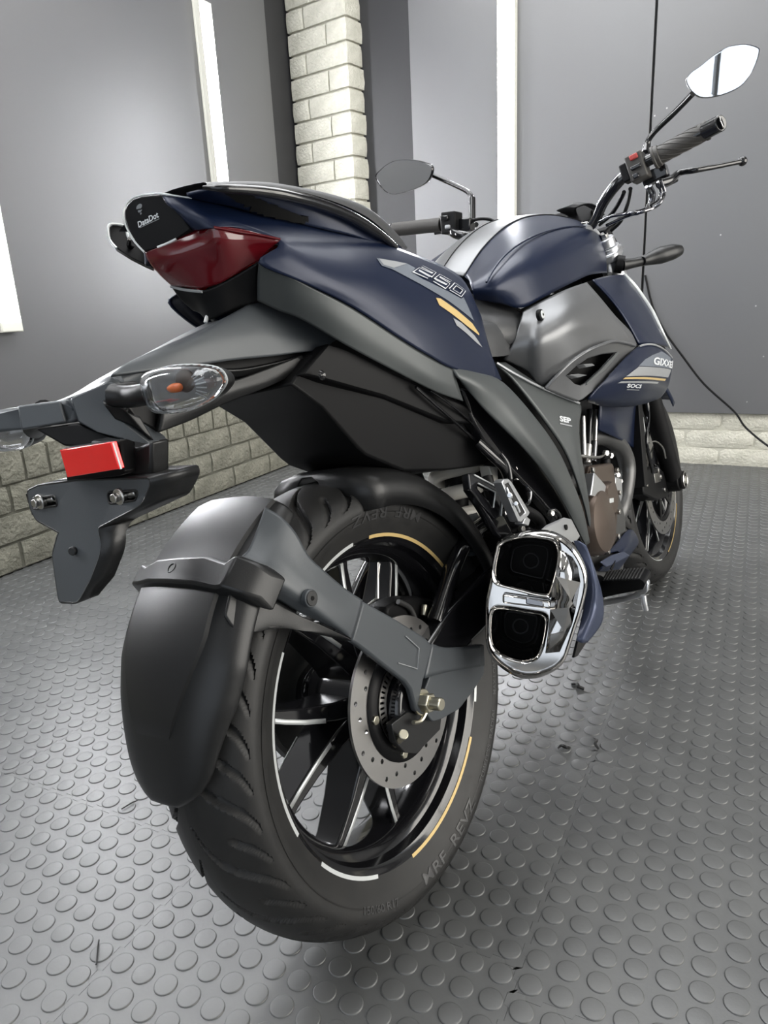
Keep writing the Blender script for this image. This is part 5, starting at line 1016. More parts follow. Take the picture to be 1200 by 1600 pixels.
for (px, S_) in (([(-0.3370,0.0464,0.6759)][0], S1), ([(-0.3360,-0.0865,0.6708)][0], S2)):
    c = Vector(px); tube('slot_lip', S_, 0.0011, 'plastic', pl, n=6, sm=0, closed=True)
    cyl('plate_washer', c + Vector((0.003, 0, 0)), c + Vector((-0.002, 0, 0)), 0.0076, 'steel', pl, n=28); cyl('plate_bolt', c + Vector((-0.002, 0, 0)), c + Vector((-0.0075, -0.0005, 0)), 0.0046, 'steel', pl, n=6, bevel=0.0008)
    cyl('plate_clip', c + Vector((0.006, -0.006, 0)), c + Vector((0.006, -0.018, 0.001)), 0.004, 'steel', pl, n=8)
c = Vector([(-0.3470,-0.0078,0.6271)][0]); cyl('boss', c, c + Vector((-0.004, -0.002, 0)), 0.0042, 'plastic', pl, n=20)
# indicators
def leaf(px, X, d): return [(0.0000,0.3940,1.3818)]
def indicator(name, outline, c, stalk, parent, lens_m, fwd, label=None):
    """leaf-shaped lamp: domed lens towards fwd, dark housing behind"""
    t = empty(name, parent)
    if label: t['label'] = label
    P = smooth_path(outline, 3, True); cc = Vector(c); n = len(P); fwd = Vector(fwd)
    V = []; F = []
    for (k, o) in ((1.0, 0.0), (0.94, 0.010), (0.78, 0.016), (0.5, 0.020), (0.2, 0.0215)): V += [cc + (p - cc) * k + fwd * o for p in P]
    for i in range(4): F += [(i * n + j, i * n + (j + 1) % n, (i + 1) * n + (j + 1) % n, (i + 1) * n + j) for j in range(n)]
    F.append(tuple(4 * n + j for j in range(n)))
    obj('lens', V, F, lens_m, t, smooth=50, solid=0.0012)
    V = []; F = []
    for (k, o) in ((1.01, 0.001), (1.0, -0.006), (0.85, -0.018), (0.5, -0.028), (0.1, -0.031)): V += [cc + (p - cc) * k + fwd * o for p in P]
    for i in range(4): F += [(i * n + j, i * n + (j + 1) % n, (i + 1) * n + (j + 1) % n, (i + 1) * n + j) for j in range(n)]
    F.append(tuple(4 * n + j for j in range(n))); obj('housing', V, F, 'plastic', t, smooth=50)
    tube('lens_edge', P, 0.0013, 'silver_bright' if lens_m == 'lens_clear' else 'plastic', t, n=6, sm=0, closed=True)
    V = [cc + (p - cc) * 0.93 + fwd * 0.0015 for p in P]; obj('lamp_bowl', V, [tuple(range(n))], 'chrome' if lens_m == 'lens_clear' else 'plastic', t, smooth=0, solid=0.0005)
    tube('stalk', stalk, [0.011, 0.0105, 0.010, 0.012], 'plastic', t, n=14)
    return t, cc, fwd
IO = [(-0.2920,-0.1072,0.7631),(-0.2920,-0.1157,0.7696),(-0.2920,-0.1389,0.7704),(-0.2920,-0.1639,0.7675),(-0.2920,-0.1892,0.7623),(-0.2920,-0.2030,0.7566),(-0.2920,-0.2068,0.7477),(-0.2920,-0.1980,0.7408),(-0.2920,-0.1813,0.7350),(-0.2920,-0.1496,0.7316),(-0.2920,-0.1184,0.7345),(-0.2920,-0.1075,0.7442)]
t, cc, fw2 = indicator('indicator', IO, [(-0.2920,-0.1550,0.7495)][0], [Vector(p) for p in [(-0.2928,-0.0520,0.7601),(-0.2882,-0.0680,0.7557),(-0.2888,-0.0900,0.7540),(-0.2838,-0.1060,0.7531)]], bike, 'lens_clear', (-1, -0.10, 0.02), 'rear right indicator, clear lens with an amber bulb')
bb = bmesh.new(); bmesh.ops.create_uvsphere(bb, u_segments=20, v_segments=14, radius=1)
def ellipsoid(name, c, r, m, parent, rot=None):
    bm = bmesh.new(); bmesh.ops.create_uvsphere(bm, u_segments=22, v_segments=14, radius=1)
    V = [Vector(c) + (rot @ Vector((v.co.x * r[0], v.co.y * r[1], v.co.z * r[2])) if rot else Vector((v.co.x * r[0], v.co.y * r[1], v.co.z * r[2]))) for v in bm.verts]; bm.verts.index_update()
    F = [tuple(v.index for v in f.verts) for f in bm.faces]; bm.free(); return obj(name, V, F, m, parent, smooth=60)
bb.free()
q = Vector([(-0.2970,-0.1492,0.7517)][0]); ellipsoid('bulb', q, (0.006, 0.009, 0.004), 'amber', t); ellipsoid('bulb_holder', q + Vector((0.004, -0.010, 0.004)), (0.004, 0.013, 0.010), 'bronze', t)
for k in range(7):
    a = R(-50 + 17 * k); o = cc + Vector((0, -0.022, 0.0)); tube('lens_rib', [o + Vector((-0.012, -0.006 * math.cos(a), 0.008 * math.sin(a))), o + Vector((-0.006, -0.012 * math.cos(a), 0.015 * math.sin(a)))], 0.0006, 'silver', t, n=5, sm=0)
IL = [(x - 0.0, -y, z) for x, y, z in IO]; cL = Vector([(-0.2920,-0.1550,0.7495)][0]); 
tm, _, _ = indicator('indicator', [(p[0], -p[1] , p[2]) for p in IO], (cL.x, -cL.y, cL.z), [(-0.31, 0.04, 0.762), (-0.30, 0.06, .758), (-0.295, 0.085, .752), (-0.29, 0.105, .75)], bike, 'lens_clear', (-1, 0.10, 0.02), 'rear left indicator, cut by the left edge of the picture')
FI = [((1.0174,-0.1900,0.8725), 0.006), ((1.0265,-0.2100,0.8742), 0.0), ((1.0416,-0.2350,0.8746), 0.0)]
def bullet(name, pts, rad, m, parent, **kw): return tube(name, pts, rad, m, parent, n=18, sm=8, **kw)
fi = empty('indicator', bike); fi['label'] = 'front right indicator, black stalk and housing'
bullet('stalk', [(1.0450,-0.1300,0.8718),(1.0662,-0.1500,0.8711),(1.0918,-0.1750,0.8720)], [0.014, 0.011, 0.011], 'plastic', fi)
bullet('housing', [(1.0745,-0.1680,0.8708),(1.0955,-0.1800,0.8737),(1.1163,-0.1980,0.8764),(1.1410,-0.2180,0.8788),(1.1610,-0.2320,0.8799),(1.1659,-0.2380,0.8798)], [0.010, 0.015, 0.0195, 0.018, 0.012, 0.003], 'plastic', fi)
cyl('stalk_root', (1.0486,-0.1150,0.8787), (1.0546,-0.1300,0.8719), 0.020, 'black', fi)
mirror(fi)['label'] = 'front left indicator'

# ---- tank and side covers
T0 = [[(0.4315,-0.0500,0.8676),(0.5086,-0.0520,0.9125),(0.5900,-0.0540,0.9474),(0.6640,-0.0560,0.9693),(0.7405,-0.0580,0.9829),(0.8435,-0.0580,0.9918),(0.9599,-0.0560,0.9928),(1.0595,-0.0520,0.9897),(1.1387,-0.0450,0.9839)],
 [(0.3976,-0.0750,0.8562),(0.4456,-0.0920,0.8800),(0.5218,-0.1000,0.9138),(0.6193,-0.1040,0.9401),(0.7227,-0.1040,0.9536),(0.8321,-0.1000,0.9619),(0.9384,-0.0920,0.9645),(1.0473,-0.0800,0.9635),(1.1317,-0.0660,0.9594)],
 [(0.3723,-0.0900,0.8445),(0.3927,-0.1220,0.8534),(0.4515,-0.1360,0.8767),(0.5299,-0.1420,0.8980),(0.6314,-0.1400,0.9155),(0.7523,-0.1320,0.9299),(0.8652,-0.1200,0.9383),(0.9832,-0.1040,0.9369),(1.0742,-0.0880,0.9259)],
 [(0.3653,-0.0950,0.8333),(0.3780,-0.1300,0.8275),(0.4229,-0.1480,0.8387),(0.4831,-0.1600,0.8521),(0.5693,-0.1620,0.8686),(0.6795,-0.1560,0.8848),(0.7957,-0.1440,0.8984),(0.9184,-0.1260,0.8986),(1.0074,-0.1080,0.8914)],
 [(0.3747,-0.0920,0.8206),(0.4016,-0.1220,0.8057),(0.4349,-0.1420,0.7937),(0.4809,-0.1580,0.8032),(0.5451,-0.1650,0.8152),(0.6438,-0.1630,0.8303),(0.7459,-0.1530,0.8432),(0.8635,-0.1360,0.8513),(0.9768,-0.1160,0.8580)]]
tk = net('fuel_tank', T0, 'navy', bike, th=0.002, nu=5, nv=5); mirror(tk)
top = T0[0]
TC = [[(x, y * k, z + dz) for x, y, z in top] for k, dz in ((1.0, 0.0012), (0.6, 0.0085), (0.0, 0.0125), (-0.6, 0.0085), (-1.0, 0.0012))]
tc = net('tank_cover', TC, 'grey_satin', bike, th=0.002, inward=(0, 0, -1))
tube('tank_seam', [(x, y, z + 0.0008) for x, y, z in top], 0.0009, 'black', tk, n=6)
tube('tank_seam', [(x, 0.0, z + 0.0135) for x, y, z in top], 0.0009, 'black', tc, n=6)
fz = min(top, key=lambda q: abs(q[0] - 0.78))[2]; cyl('filler_cap', (0.78, 0, fz + 0.004), (0.78, 0, fz + 0.0135), 0.036, 'black', bike, n=40, bevel=0.003)
tube('tank_crease', [(0.3653,-0.1220,0.8406),(0.3942,-0.1250,0.8607),(0.4305,-0.1280,0.8795),(0.4763,-0.1315,0.8961),(0.5380,-0.1325,0.9117),(0.6090,-0.1310,0.9250),(0.7132,-0.1240,0.9400),(0.8305,-0.1130,0.9528),(0.9106,-0.1040,0.9582)], 0.0018, 'navy', tk, n=8, label='raised crease along the tank')
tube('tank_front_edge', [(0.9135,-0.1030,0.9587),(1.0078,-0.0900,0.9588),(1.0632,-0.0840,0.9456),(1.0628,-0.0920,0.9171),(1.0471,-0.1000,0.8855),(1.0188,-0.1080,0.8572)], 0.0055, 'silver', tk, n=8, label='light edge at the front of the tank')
plate('tank_underside', [(0.4197,-0.0600,0.8248),(0.4708,-0.1250,0.7909),(0.5942,-0.1450,0.8136),(1.0245,-0.1000,0.8564),(1.1145,-0.1100,0.8507),(1.1465,-0.1300,0.7876),(1.2007,-0.1600,0.6607),(0.9384,-0.1500,0.6057),(0.6002,-0.1500,0.6129),(0.5248,-0.1200,0.6607),(0.4037,-0.1000,0.7108)], (0, 0.02, 0), 'cavity', bike, 0)
sc_ = net('side_cover', [[(0.4329,-0.1440,0.7871),(0.4563,-0.1520,0.7938),(0.4815,-0.1630,0.8004),(0.5446,-0.1800,0.8127),(0.6455,-0.1820,0.8232)],
 [(0.4089,-0.1460,0.7692),(0.4235,-0.1600,0.7705),(0.4396,-0.1760,0.7734),(0.5006,-0.2030,0.7805),(0.6400,-0.2040,0.7904)],
 [(0.3972,-0.1400,0.7506),(0.4038,-0.1600,0.7471),(0.4174,-0.1830,0.7475),(0.4912,-0.2130,0.7524),(0.6795,-0.2140,0.7530)],
 [(0.3874,-0.1320,0.7324),(0.4014,-0.1520,0.7222),(0.4131,-0.1780,0.7212),(0.4945,-0.2080,0.7289),(0.7349,-0.2200,0.7199)],
 [(0.3866,-0.1180,0.7175),(0.4199,-0.1380,0.6916),(0.4445,-0.1560,0.6589),(0.5006,-0.2000,0.6936),(0.7640,-0.2200,0.6932)]], 'grey_satin', bike, th=0.004, nu=5, nv=5)
mirror(sc_)
q = (0.4297,-0.1760,0.7749); k = empty('cover_bolt', bike); cyl('bolt_grommet', (q[0], q[1] + .006, q[2]), (q[0], q[1] - .001, q[2]), 0.0095, 'black', k, n=28); cyl('bolt_head', (q[0], q[1] - .001, q[2]), (q[0], q[1] - .003, q[2]), 0.0066, 'silver_bright', k, n=24); cyl('bolt_socket', (q[0], q[1] - .003, q[2]), (q[0], q[1] - .0035, q[2]), 0.0022, 'cavity', k, n=6, bevel=0)
vs = holed('vent_surround', [(0.4323,-0.1620,0.6573),(0.4481,-0.1800,0.6747),(0.4740,-0.1960,0.6904),(0.5126,-0.2080,0.7007),(0.5573,-0.2180,0.7060),(0.6269,-0.2240,0.7074),(0.7377,-0.2260,0.6903),(0.7132,-0.2160,0.6722),(0.6498,-0.2060,0.6514),(0.5865,-0.1960,0.6357),(0.5313,-0.1840,0.6219),(0.5195,-0.1800,0.6208),(0.4754,-0.1720,0.6381)], [[(0.4731,-0.1840,0.6701),(0.5013,-0.1920,0.6809),(0.5315,-0.2040,0.6900),(0.5853,-0.2120,0.6915),(0.6466,-0.2160,0.6877),(0.5906,-0.2040,0.6662),(0.5427,-0.1900,0.6489),(0.5220,-0.1880,0.6473),(0.4993,-0.1860,0.6537)]], (0, 0.006, 0), 'grey_satin', bike, 0.002)
tube('vent_crease', [(0.4280,-0.1640,0.6585),(0.4411,-0.1830,0.6760),(0.4667,-0.1990,0.6916),(0.5048,-0.2110,0.7019),(0.5490,-0.2210,0.7072),(0.6209,-0.2260,0.7081),(0.7234,-0.2280,0.6922)], 0.0030, 'grey_satin', vs, n=8)
plate('vent_back', [(0.4951,-0.1700,0.6723),(0.5923,-0.1850,0.6995),(0.7580,-0.1900,0.6908),(0.6700,-0.1750,0.6522),(0.5698,-0.1650,0.6360)], (0, 0.004, 0), 'cavity', vs, 0)
plate('vent_fin', [(0.5009,-0.2060,0.6827),(0.5438,-0.2060,0.6796),(0.5606,-0.2040,0.6749),(0.5268,-0.2000,0.6757)], (0, 0.014, 0), 'silver', vs, 0.001); plate('vent_fin', [(0.4722,-0.1900,0.6703),(0.4974,-0.1960,0.6686),(0.5437,-0.1940,0.6616),(0.5105,-0.1900,0.6616)], (0, 0.014, 0), 'silver', vs, 0.001)
plate('vent_lip', [(0.6466,-0.2160,0.6877),(0.6610,-0.2170,0.6851),(0.5994,-0.2060,0.6603),(0.5385,-0.1920,0.6446),(0.5427,-0.1900,0.6489),(0.5906,-0.2040,0.6662)], (0, 0.004, 0), 'grey_matte', vs, 0.001)
mirror(vs)
# shrouds
su = net('shroud_upper', [[(0.7434,-0.1600,0.8328),(0.8520,-0.1560,0.8410),(1.0222,-0.1380,0.8481)],
 [(0.7432,-0.1800,0.8046),(0.8498,-0.1780,0.8043),(1.0344,-0.1600,0.8039)],
 [(0.7498,-0.1980,0.7707),(0.8437,-0.2000,0.7617),(1.0308,-0.1840,0.7524)],
 [(0.7594,-0.2120,0.7325),(0.8325,-0.2180,0.7195),(1.0194,-0.2020,0.7060)],
 [(0.7801,-0.2200,0.6907),(0.8530,-0.2260,0.6878),(1.0562,-0.2060,0.6678)]], 'navy', bike)
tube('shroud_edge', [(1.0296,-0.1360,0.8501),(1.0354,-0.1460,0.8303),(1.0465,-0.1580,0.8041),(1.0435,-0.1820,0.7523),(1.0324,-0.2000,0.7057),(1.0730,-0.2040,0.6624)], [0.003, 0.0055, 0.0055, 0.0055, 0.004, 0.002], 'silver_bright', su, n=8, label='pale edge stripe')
mirror(su)
sl = net('shroud_lower', [[(0.6141,-0.2120,0.6542),(0.6789,-0.2220,0.6754),(0.7582,-0.2260,0.6887),(0.8462,-0.2300,0.6849),(0.9657,-0.2200,0.6652),(1.0866,-0.2020,0.6393)],
 [(0.5787,-0.2040,0.6399),(0.6336,-0.2200,0.6471),(0.7027,-0.2320,0.6520),(0.8026,-0.2340,0.6465),(0.9395,-0.2220,0.6296),(1.0512,-0.2040,0.6097)],
 [(0.5619,-0.1940,0.6288),(0.6186,-0.2100,0.6271),(0.6863,-0.2220,0.6239),(0.7862,-0.2240,0.6141),(0.9193,-0.2120,0.5961),(1.0323,-0.1960,0.5776)],
 [(0.5558,-0.1840,0.6185),(0.6081,-0.1940,0.6086),(0.6825,-0.2000,0.5985),(0.7875,-0.2020,0.5863),(0.9285,-0.1900,0.5718),(1.0252,-0.1780,0.5576)],
 [(0.5799,-0.1720,0.6124),(0.6346,-0.1760,0.5968),(0.7131,-0.1780,0.5825),(0.8165,-0.1780,0.5687),(0.9409,-0.1680,0.5577),(1.0093,-0.1600,0.5537)]], 'navy', bike)
mirror(sl)
tube('shroud_crest', [(0.7513,-0.2280,0.6888),(0.7941,-0.2320,0.6885),(0.8560,-0.2320,0.6811),(0.9573,-0.2220,0.6641),(1.0738,-0.2040,0.6416)], 0.0020, 'silver', sl, n=6)
SLB = bvh(sl)
def sh_lay(nm, pts, m, off=0.0008, lab=None): return tail_lay(nm, pts, m, off, lab, SLB, sl)
sh_lay('decal_band', [(0.7117,-0.2320,0.6535),(0.7542,-0.2320,0.6617),(0.8102,-0.2320,0.6655),(0.9035,-0.2280,0.6661),(1.0389,-0.2100,0.6436),(1.0415,-0.2060,0.6177),(0.8754,-0.2260,0.6354),(0.7992,-0.2320,0.6434)], 'decal_grey')
sh_lay('decal_band', [(0.6536,-0.2260,0.6415),(0.6821,-0.2290,0.6474),(0.7111,-0.2320,0.6523),(0.7985,-0.2320,0.6422),(0.8747,-0.2260,0.6342),(1.0354,-0.2060,0.6169),(0.9924,-0.2080,0.6038),(0.8737,-0.2240,0.6171),(0.7633,-0.2300,0.6297)], 'silver', 0.0010, 'light silver band')
sh_lay('decal_line', [(0.6432,-0.2240,0.6383),(0.6518,-0.2240,0.6402),(0.7537,-0.2300,0.6283),(0.8792,-0.2220,0.6128),(0.9654,-0.2120,0.6033),(0.9532,-0.2120,0.6005),(0.8774,-0.2220,0.6092),(0.7519,-0.2300,0.6247)], 'gold', 0.0010, 'thin gold line')
sh_lay('decal_line', [(0.6274,-0.2200,0.6337),(0.6394,-0.2200,0.6352),(0.7446,-0.2280,0.6221),(0.8830,-0.2200,0.6053),(0.8767,-0.2200,0.6026),(0.7429,-0.2280,0.6186)], 'silver', 0.0010)
V, F = text_geo('GIXXER', 0.03); lay('name_lettering', frame3(V, (0.8010,-0.2320,0.6471), (1.0875,-0.2000,0.6140), (0.8173,-0.2320,0.6610)), F, SLB, 'decal_white', sl, off=0.0014, cell=0.01, start=-0.4, label='bold white lettering at the front of the shroud')
V, F = text_geo('SOCS', 0.03); lay('name_lettering', frame3(V, (0.6698,-0.2120,0.6203), (0.7505,-0.2220,0.6086), (0.6679,-0.2160,0.6272)), F, SLB, 'decal_white', sl, off=0.0012, cell=0.01, start=-0.4, label='small white lettering below the gold line')
lay('lettering_line', frame3([Vector((0, 0, 0)), Vector((1, 0, 0)), Vector((1, 1, 0)), Vector((0, 1, 0))], (0.6755,-0.2120,0.6157), (0.7471,-0.2200,0.6053), (0.6760,-0.2120,0.6169)), [(0, 1, 2, 3)], SLB, 'silver', sl, off=0.0012, cell=0.02, start=-0.4)
# frame side covers
f1 = net('frame_cover', [[(0.1604,-0.1520,0.7210),(0.2108,-0.1600,0.7081),(0.2835,-0.1620,0.6846),(0.3571,-0.1720,0.6143),(0.4112,-0.1760,0.5514),(0.4580,-0.1720,0.4874),(0.4979,-0.1660,0.4268),(0.5295,-0.1560,0.3602)],
 [(0.1640,-0.1560,0.7069),(0.2018,-0.1660,0.6892),(0.2537,-0.1700,0.6615),(0.3077,-0.1780,0.5987),(0.3574,-0.1810,0.5429),(0.4102,-0.1760,0.4830),(0.4678,-0.1690,0.4208),(0.5171,-0.1570,0.3615)],
 [(0.1782,-0.1520,0.6971),(0.2070,-0.1580,0.6635),(0.2432,-0.1620,0.6313),(0.2886,-0.1680,0.5896),(0.3430,-0.1700,0.5387),(0.3971,-0.1680,0.4846),(0.4611,-0.1630,0.4114),(0.5117,-0.1550,0.3596)]], 'grey_matte', bike, th=0.004, nu=5)
mirror(f1)
f2 = net('side_panel', [[(0.3356,-0.1260,0.7168),(0.3556,-0.1420,0.6876),(0.4053,-0.1600,0.6134),(0.4552,-0.1680,0.5469),(0.4913,-0.1660,0.4847),(0.5255,-0.1600,0.4221),(0.5577,-0.1500,0.3542)],
 [(0.3512,-0.1280,0.7149),(0.4007,-0.1480,0.6740),(0.4748,-0.1660,0.6149),(0.4861,-0.1730,0.5651),(0.4982,-0.1710,0.5024),(0.5288,-0.1630,0.4331),(0.5557,-0.1520,0.3623)],
 [(0.3754,-0.1260,0.7129),(0.4559,-0.1520,0.6570),(0.5481,-0.1700,0.6172),(0.5240,-0.1720,0.5745),(0.5141,-0.1720,0.5302),(0.5355,-0.1640,0.4470),(0.5581,-0.1520,0.3678)]], 'grey_matte', bike, th=0.004, nu=5)
mirror(f2)
tube('panel_edge', [(0.3359,-0.1300,0.7150),(0.3649,-0.1450,0.6911),(0.4407,-0.1580,0.6547),(0.5393,-0.1730,0.6157)], 0.0022, 'silver', f2, n=6)
F2B = bvh(f2)
V = [Vector((0, 0, 0)), Vector((1, 0, 0)), Vector((1, 1, 0)), Vector((0, 1, 0))]
V2, Fq = text_geo('SEP', 0.04); lay('panel_lettering', frame3(V2, (0.4544,-0.1700,0.5976), (0.4895,-0.1730,0.5870), (0.4584,-0.1700,0.6069)), Fq, F2B, 'decal_white', f2, off=0.001, cell=0.01, start=-0.4, label='small pale lettering on the side panel')
lay('panel_lettering_line', frame3(V, (0.4525,-0.1700,0.5930), (0.4900,-0.1730,0.5813), (0.4534,-0.1700,0.5951)), [(0, 1, 2, 3)], F2B, 'silver', f2, off=0.001, cell=0.01, start=-0.4)
plate('frame_tube', [(0.2009,-0.1400,0.6909),(0.3141,-0.1450,0.6570),(0.4169,-0.1500,0.5718),(0.5117,-0.1500,0.4480),(0.5809,-0.1450,0.3422),(0.5319,-0.1450,0.3424),(0.4487,-0.1450,0.4158),(0.3772,-0.1450,0.4805),(0.3039,-0.1400,0.5482),(0.2575,-0.1300,0.6040),(0.2238,-0.1300,0.6484)], (0, 0.02, 0), 'black_gloss', bike, 0.004)
plate('inner_frame', [(0.28, -0.10, .74), (0.44, -0.10, .56), (0.47, -0.10, .46), (0.50, -0.10, .34), (0.60, -0.10, .34), (0.66, -0.10, .50), (0.70, -0.10, .66), (0.60, -0.10, .72), (0.40, -0.10, .72)], (0, 0.20, 0), 'cavity', bike, 0.004)

# ---- handlebar, controls, mirrors
hb = empty('handlebar', bike)
bar = [(0.925, -.385, 1.067), (0.945, -.25, 1.052), (0.955, -.19, 1.040), (0.965, -.15, 1.020), (0.972, -.11, 0.975), (0.985, -.07, 0.955), (0.99, 0, 0.955)]
bar = [(0.9152,-0.3850,1.0659),(0.9121,-0.2520,1.0449),(0.9130,-0.2120,1.0361),(0.9097,-0.1800,1.0184),(0.9383,-0.1400,0.9970),(0.9749,-0.1000,0.9682)] + [(1.0, -0.05, 0.972), (1.0, 0.05, 0.972)] + [(x, -y, z) for x, y, z in reversed([(0.9130,-0.2120,1.0361),(0.9097,-0.1800,1.0184),(0.9383,-0.1400,0.9970),(0.9749,-0.1000,0.9682)])] + [(0.9465,0.2400,1.0695),(0.9466,0.3850,1.0978)]
tube('bar_tube', bar, 0.0112, 'black_gloss', hb, n=16, sm=8)
g = tube('grip', [(0.9158,-0.2600,1.0463),(0.9206,-0.3550,1.0626)], [0.0170, 0.0170], 'grip', hb, n=24, sm=0, bevel=0.001)
a, b = Vector((0.9158,-0.2600,1.0463)), Vector((0.9206,-0.3550,1.0626)); dg = (b - a).normalized(); o1 = dg.orthogonal().normalized(); o2 = dg.cross(o1)
for k in range(9):
    ph = 2 * math.pi * k / 9
    tube('grip_rib', [a.lerp(b, 0.12 + 0.8 * f) + (o1 * math.cos(ph + f * 2.6) + o2 * math.sin(ph + f * 2.6)) * 0.0170 for f in [i / 14 for i in range(15)]], 0.0012, 'grip', g, n=5, sm=0)
for f, r, w, m in ((-0.02, .0225, .006, 'grip'), (0.0, .0205, .012, 'grip'), (1.0, .0185, .008, 'grip')): cyl('grip_flange', a.lerp(b, f), a.lerp(b, f) + dg * w, r, m, g, n=28, bevel=0.0015)
e0 = Vector((0.9170,-0.3580,1.0622)); cyl('bar_end_weight', e0, Vector((0.8983,-0.3900,1.0626)), 0.0158, 'black_gloss', hb, n=28, r2=0.0150, bevel=0.002)
e1_ = Vector((0.8983,-0.3900,1.0626)); cyl('bar_end_cap', e1_, e1_ + dg * 0.002, 0.0120, 'steel', hb, n=28); cyl('bar_end_socket', e1_ + dg * 0.002, e1_ + dg * 0.003, 0.007, 'cavity', hb, n=6, bevel=0)
# right switch block
sb = empty('right_switchgear', bike)
def blk(name, c, s, m, parent, d=dg, up=(0, 0, 1), bev=0.003):
    d = Vector(d).normalized(); u = (Vector(up) - d * Vector(up).dot(d)).normalized(); w = d.cross(u)
    V, F = box_geo((0, 0, 0), s); V = [Vector(c) + d * v[0] + w * v[1] + u * v[2] for v in V]
    return obj(name, V, F, m, parent, bevel=bev)
c = Vector((0.9125,-0.2280,1.0382)); blk('switch_housing', c, (0.034, 0.044, 0.052), 'grip', sb); blk('kill_switch', c + Vector((-0.022, 0.0, 0.018)), (0.016, 0.010, 0.010), 'switch_red', sb, bev=0.002)
blk('switch_button', c + Vector((-0.024, -0.002, -0.002)), (0.020, 0.008, 0.008), 'black_gloss', sb, bev=0.002); blk('switch_button', c + Vector((-0.024, 0.0, -0.018)), (0.012, 0.006, 0.010), 'black_gloss', sb, bev=0.002)
blk('throttle_housing', c - dg * 0.024, (0.016, 0.034, 0.036), 'black', sb)
c = Vector((0.9187,-0.2500,1.0154)) + Vector((0.03, 0, 0.004)); blk('master_cylinder', c, (0.05, 0.030, 0.026), 'black_gloss', sb); 
blk('lever_perch', Vector((0.9435,-0.2700,1.0051)) + Vector((0.03, 0, 0)), (0.03, 0.022, 0.016), 'black', sb)
lv = [(0.9213,-0.2620,0.9968),(0.9503,-0.2780,1.0019),(0.9806,-0.2900,1.0149),(0.9712,-0.3200,1.0089),(1.0032,-0.3500,1.0086),(1.0382,-0.3800,1.0100),(1.0568,-0.3950,1.0109)]
tube('brake_lever', lv, [0.010, 0.009, 0.0065, 0.0060, 0.0052, 0.0050, 0.006], 'black_gloss', sb, n=14); ellipsoid('lever_ball', lv[-1], (0.0095, 0.0095, 0.0095), 'black_gloss', sb)
for P_ in ([(0.8889,-0.2450,0.9931),(0.9143,-0.2450,0.9792),(0.9160,-0.2400,0.9645),(0.9052,-0.2300,0.9542),(0.8796,-0.2100,0.9522),(0.9168,-0.1600,0.9632),(0.9542,-0.1200,0.9666)], [(0.9010,-0.2700,0.9984),(0.9196,-0.2700,0.9779),(0.8997,-0.2650,0.9580),(0.8959,-0.2500,0.9512),(0.8746,-0.2300,0.9471),(0.9364,-0.1800,0.9558),(0.9753,-0.1300,0.9567)], [(0.8992,-0.2500,0.9949),(0.9201,-0.2500,0.9806),(0.9094,-0.2450,0.9600),(0.8954,-0.2350,0.9520)], [(0.9132,-0.2620,0.9998),(0.9279,-0.2620,0.9812),(0.9224,-0.2550,0.9654),(0.9033,-0.2450,0.9570)]):
    tube('control_cable', P_, 0.0035, 'dark_chrome', sb, n=8)
for P_ in ([(0.9267,-0.1900,1.0039),(0.9553,-0.1700,0.9930),(0.9849,-0.1400,0.9774),(0.9817,-0.1100,0.9628)], [(0.9399,-0.2000,1.0083),(1.0082,-0.1700,0.9903),(1.0827,-0.1300,0.9723),(1.1001,-0.1000,0.9602)], [(0.9889,-0.2000,0.9663),(0.9727,-0.1700,0.9636),(0.9993,-0.1400,0.9605),(0.9864,-0.1200,0.9436)]):
    tube('wiring', P_, 0.0045, 'black', sb, n=8)
# left grip and switches
lg = empty('left_switchgear', bike)
gl = cyl('grip', (0.9312,0.2500,1.0671), (0.9244,0.3850,1.0936), 0.0165, 'grip', lg, n=24); cyl('grip_flange', (0.9335,0.2440,1.0669), (0.9285,0.2520,1.0675), 0.021, 'grip', lg, n=28)
cyl('bar_end_weight', (0.9232,0.3880,1.0944), (0.9182,0.4200,1.1002), 0.0155, 'black_gloss', lg, n=24)
dl = (Vector((0.9244,0.3850,1.0936)) - Vector((0.9312,0.2500,1.0671))).normalized(); c = Vector((0.9317,0.2220,1.0619))
blk('switch_housing', c, (0.038, 0.044, 0.050), 'black', lg, dl); blk('switch_button', c + Vector((-0.024, 0.004, 0.012)), (0.02, 0.008, 0.012), 'black_gloss', lg, dl); blk('switch_button', c + Vector((-0.024, 0.0, -0.010)), (0.014, 0.008, 0.010), 'silver', lg, dl)
blk('lever_perch', Vector((0.9499,0.1950,1.0504)), (0.036, 0.034, 0.030), 'black_gloss', lg, dl)
tube('clutch_lever', [Vector((0.9646,0.1900,1.0527)) + Vector((0.03, 0, 0)), Vector((0.9744,0.2300,1.0619)) + Vector((0.06, 0, 0)), Vector((0.9535,0.3200,1.0715)) + Vector((0.06, 0, 0))], 0.006, 'black_gloss', lg, n=10)
tube('clutch_cable', [(0.9676,0.1900,1.0605),(0.9869,0.1700,1.0602),(0.9999,0.1500,1.0520),(0.9947,0.1300,1.0337)], 0.004, 'black', lg, n=8)
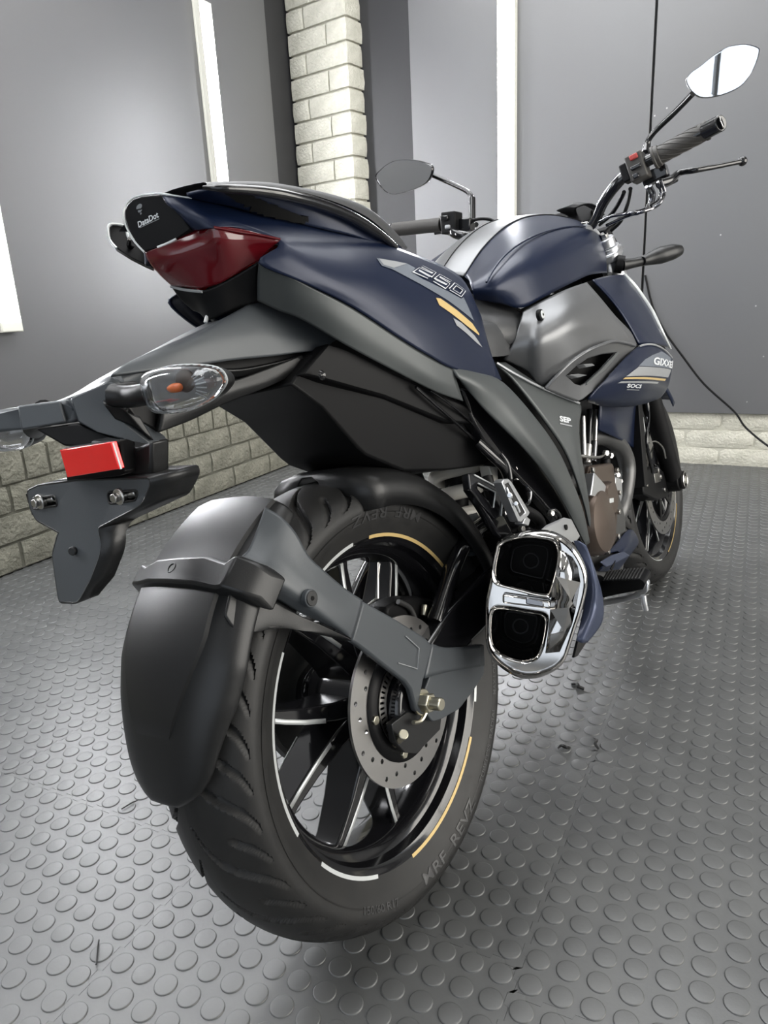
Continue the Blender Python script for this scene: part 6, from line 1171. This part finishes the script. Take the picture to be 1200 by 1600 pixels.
# mirrors
def mirror_head(name, o, n, outl, stem, parent, cat):
    t = empty(name, parent); n = Vector(n).normalized(); P = smooth_path(outl, 3, True); c = sum(P, Vector()) / len(P); m_ = len(P)
    V = []; F = []
    for (k, d) in ((0.965, 0.0), (0.985, 0.003), (1.0, 0.0), (1.0, -0.006), (0.86, -0.018), (0.5, -0.026), (0.1, -0.028)): V += [c + (p - c) * k + n * d for p in P]
    for i in range(6): F += [(i * m_ + j, i * m_ + (j + 1) % m_, (i + 1) * m_ + (j + 1) % m_, (i + 1) * m_ + j) for j in range(m_)]
    obj('mirror_shell', V, F, 'black_gloss', t, smooth=60)
    V = [c + (p - c) * 0.97 + n * 0.0008 for p in P]; obj('mirror_glass', V, [tuple(range(m_))], 'mirror_glass', t, smooth=0, solid=0.0004)
    tube('mirror_stem', stem, [0.0062, 0.0058, 0.0056, 0.0056], 'black_gloss', t, n=14, sm=8); t['label'] = cat
    return t
MR = [(0.9982,-0.3198,1.1869),(1.0002,-0.3290,1.1957),(1.0050,-0.3457,1.2019),(1.0115,-0.3694,1.2125),(1.0181,-0.3924,1.2197),(1.0227,-0.4066,1.2195),(1.0301,-0.4277,1.2146),(1.0371,-0.4457,1.2029),(1.0387,-0.4481,1.1953),(1.0383,-0.4407,1.1773),(1.0361,-0.4278,1.1586),(1.0315,-0.4086,1.1439),(1.0214,-0.3758,1.1393),(1.0105,-0.3438,1.1448),(1.0041,-0.3284,1.1580),(0.9997,-0.3205,1.1749)]
mirror_head('mirror', None, (-0.93, -0.30, -0.10), MR, [Vector((0.9500,-0.2360,1.0699)), Vector((0.9663,-0.2380,1.0890)), Vector((0.9634,-0.2550,1.1038)), Vector((0.9423,-0.3000,1.1194)), Vector((0.9092,-0.3450,1.1328))], bike, 'right rear-view mirror, its glass full of bright window light')
ML = [(1.0018,0.4573,1.2566),(0.9960,0.4339,1.2645),(0.9896,0.4052,1.2685),(0.9825,0.3684,1.2646),(0.9743,0.3175,1.2463),(0.9699,0.2859,1.2289),(0.9680,0.2674,1.2134),(0.9709,0.2725,1.1987),(0.9771,0.2948,1.1853),(0.9868,0.3406,1.1838),(0.9995,0.4080,1.1935),(1.0034,0.4379,1.2114),(1.0035,0.4531,1.2359)]
mirror_head('mirror', None, (-0.97, 0.20, -0.12), ML, [(0.9867,0.1960,1.0557),(0.9963,0.1960,1.0807),(1.0112,0.1980,1.1099),(1.0165,0.2050,1.1340),(1.0207,0.2400,1.1640),(1.0222,0.3000,1.2086)], bike, 'left rear-view mirror, its glass dark')
tube('stem_socket', [(0.9867,0.1960,1.0557),(1.0017,0.1960,1.0948),(1.0128,0.1970,1.1189)], 0.0080, 'black_gloss', bike, n=14, sm=0)
# instrument panel and headlamp (mostly hidden by the tank)
ip = empty('instrument_panel', bike)
plate('panel_body', [(1.06, -0.075, .99), (1.06, 0.075, .99), (1.09, 0.065, 1.035), (1.09, -0.065, 1.035)], (0.03, 0, -0.012), 'black', ip, 0.004, 0.012)
hd = empty('headlamp', bike)
net('headlamp_cowl', [[(1.1239,-0.0200,1.0072),(1.0284,-0.0500,1.0215),(1.0218,-0.0900,1.0187),(1.0375,-0.1100,0.9898)],
 [(1.0390,0.0000,1.0303),(1.0518,-0.0200,1.0367),(1.0557,-0.0500,1.0365),(1.0902,-0.0800,1.0094)]], 'black', hd)
plate('headlamp_body', [(1.12, -0.09, .98), (1.28, -0.06, .95), (1.30, -0.06, .82), (1.12, -0.08, .78)], (0, 0.16, 0), 'black', hd, 0.012, 0.02)
cyl('steering_head', fpt(0.42, 0, -0.035), fpt(0.64, 0, -0.035), 0.028, 'black', bike, n=24)
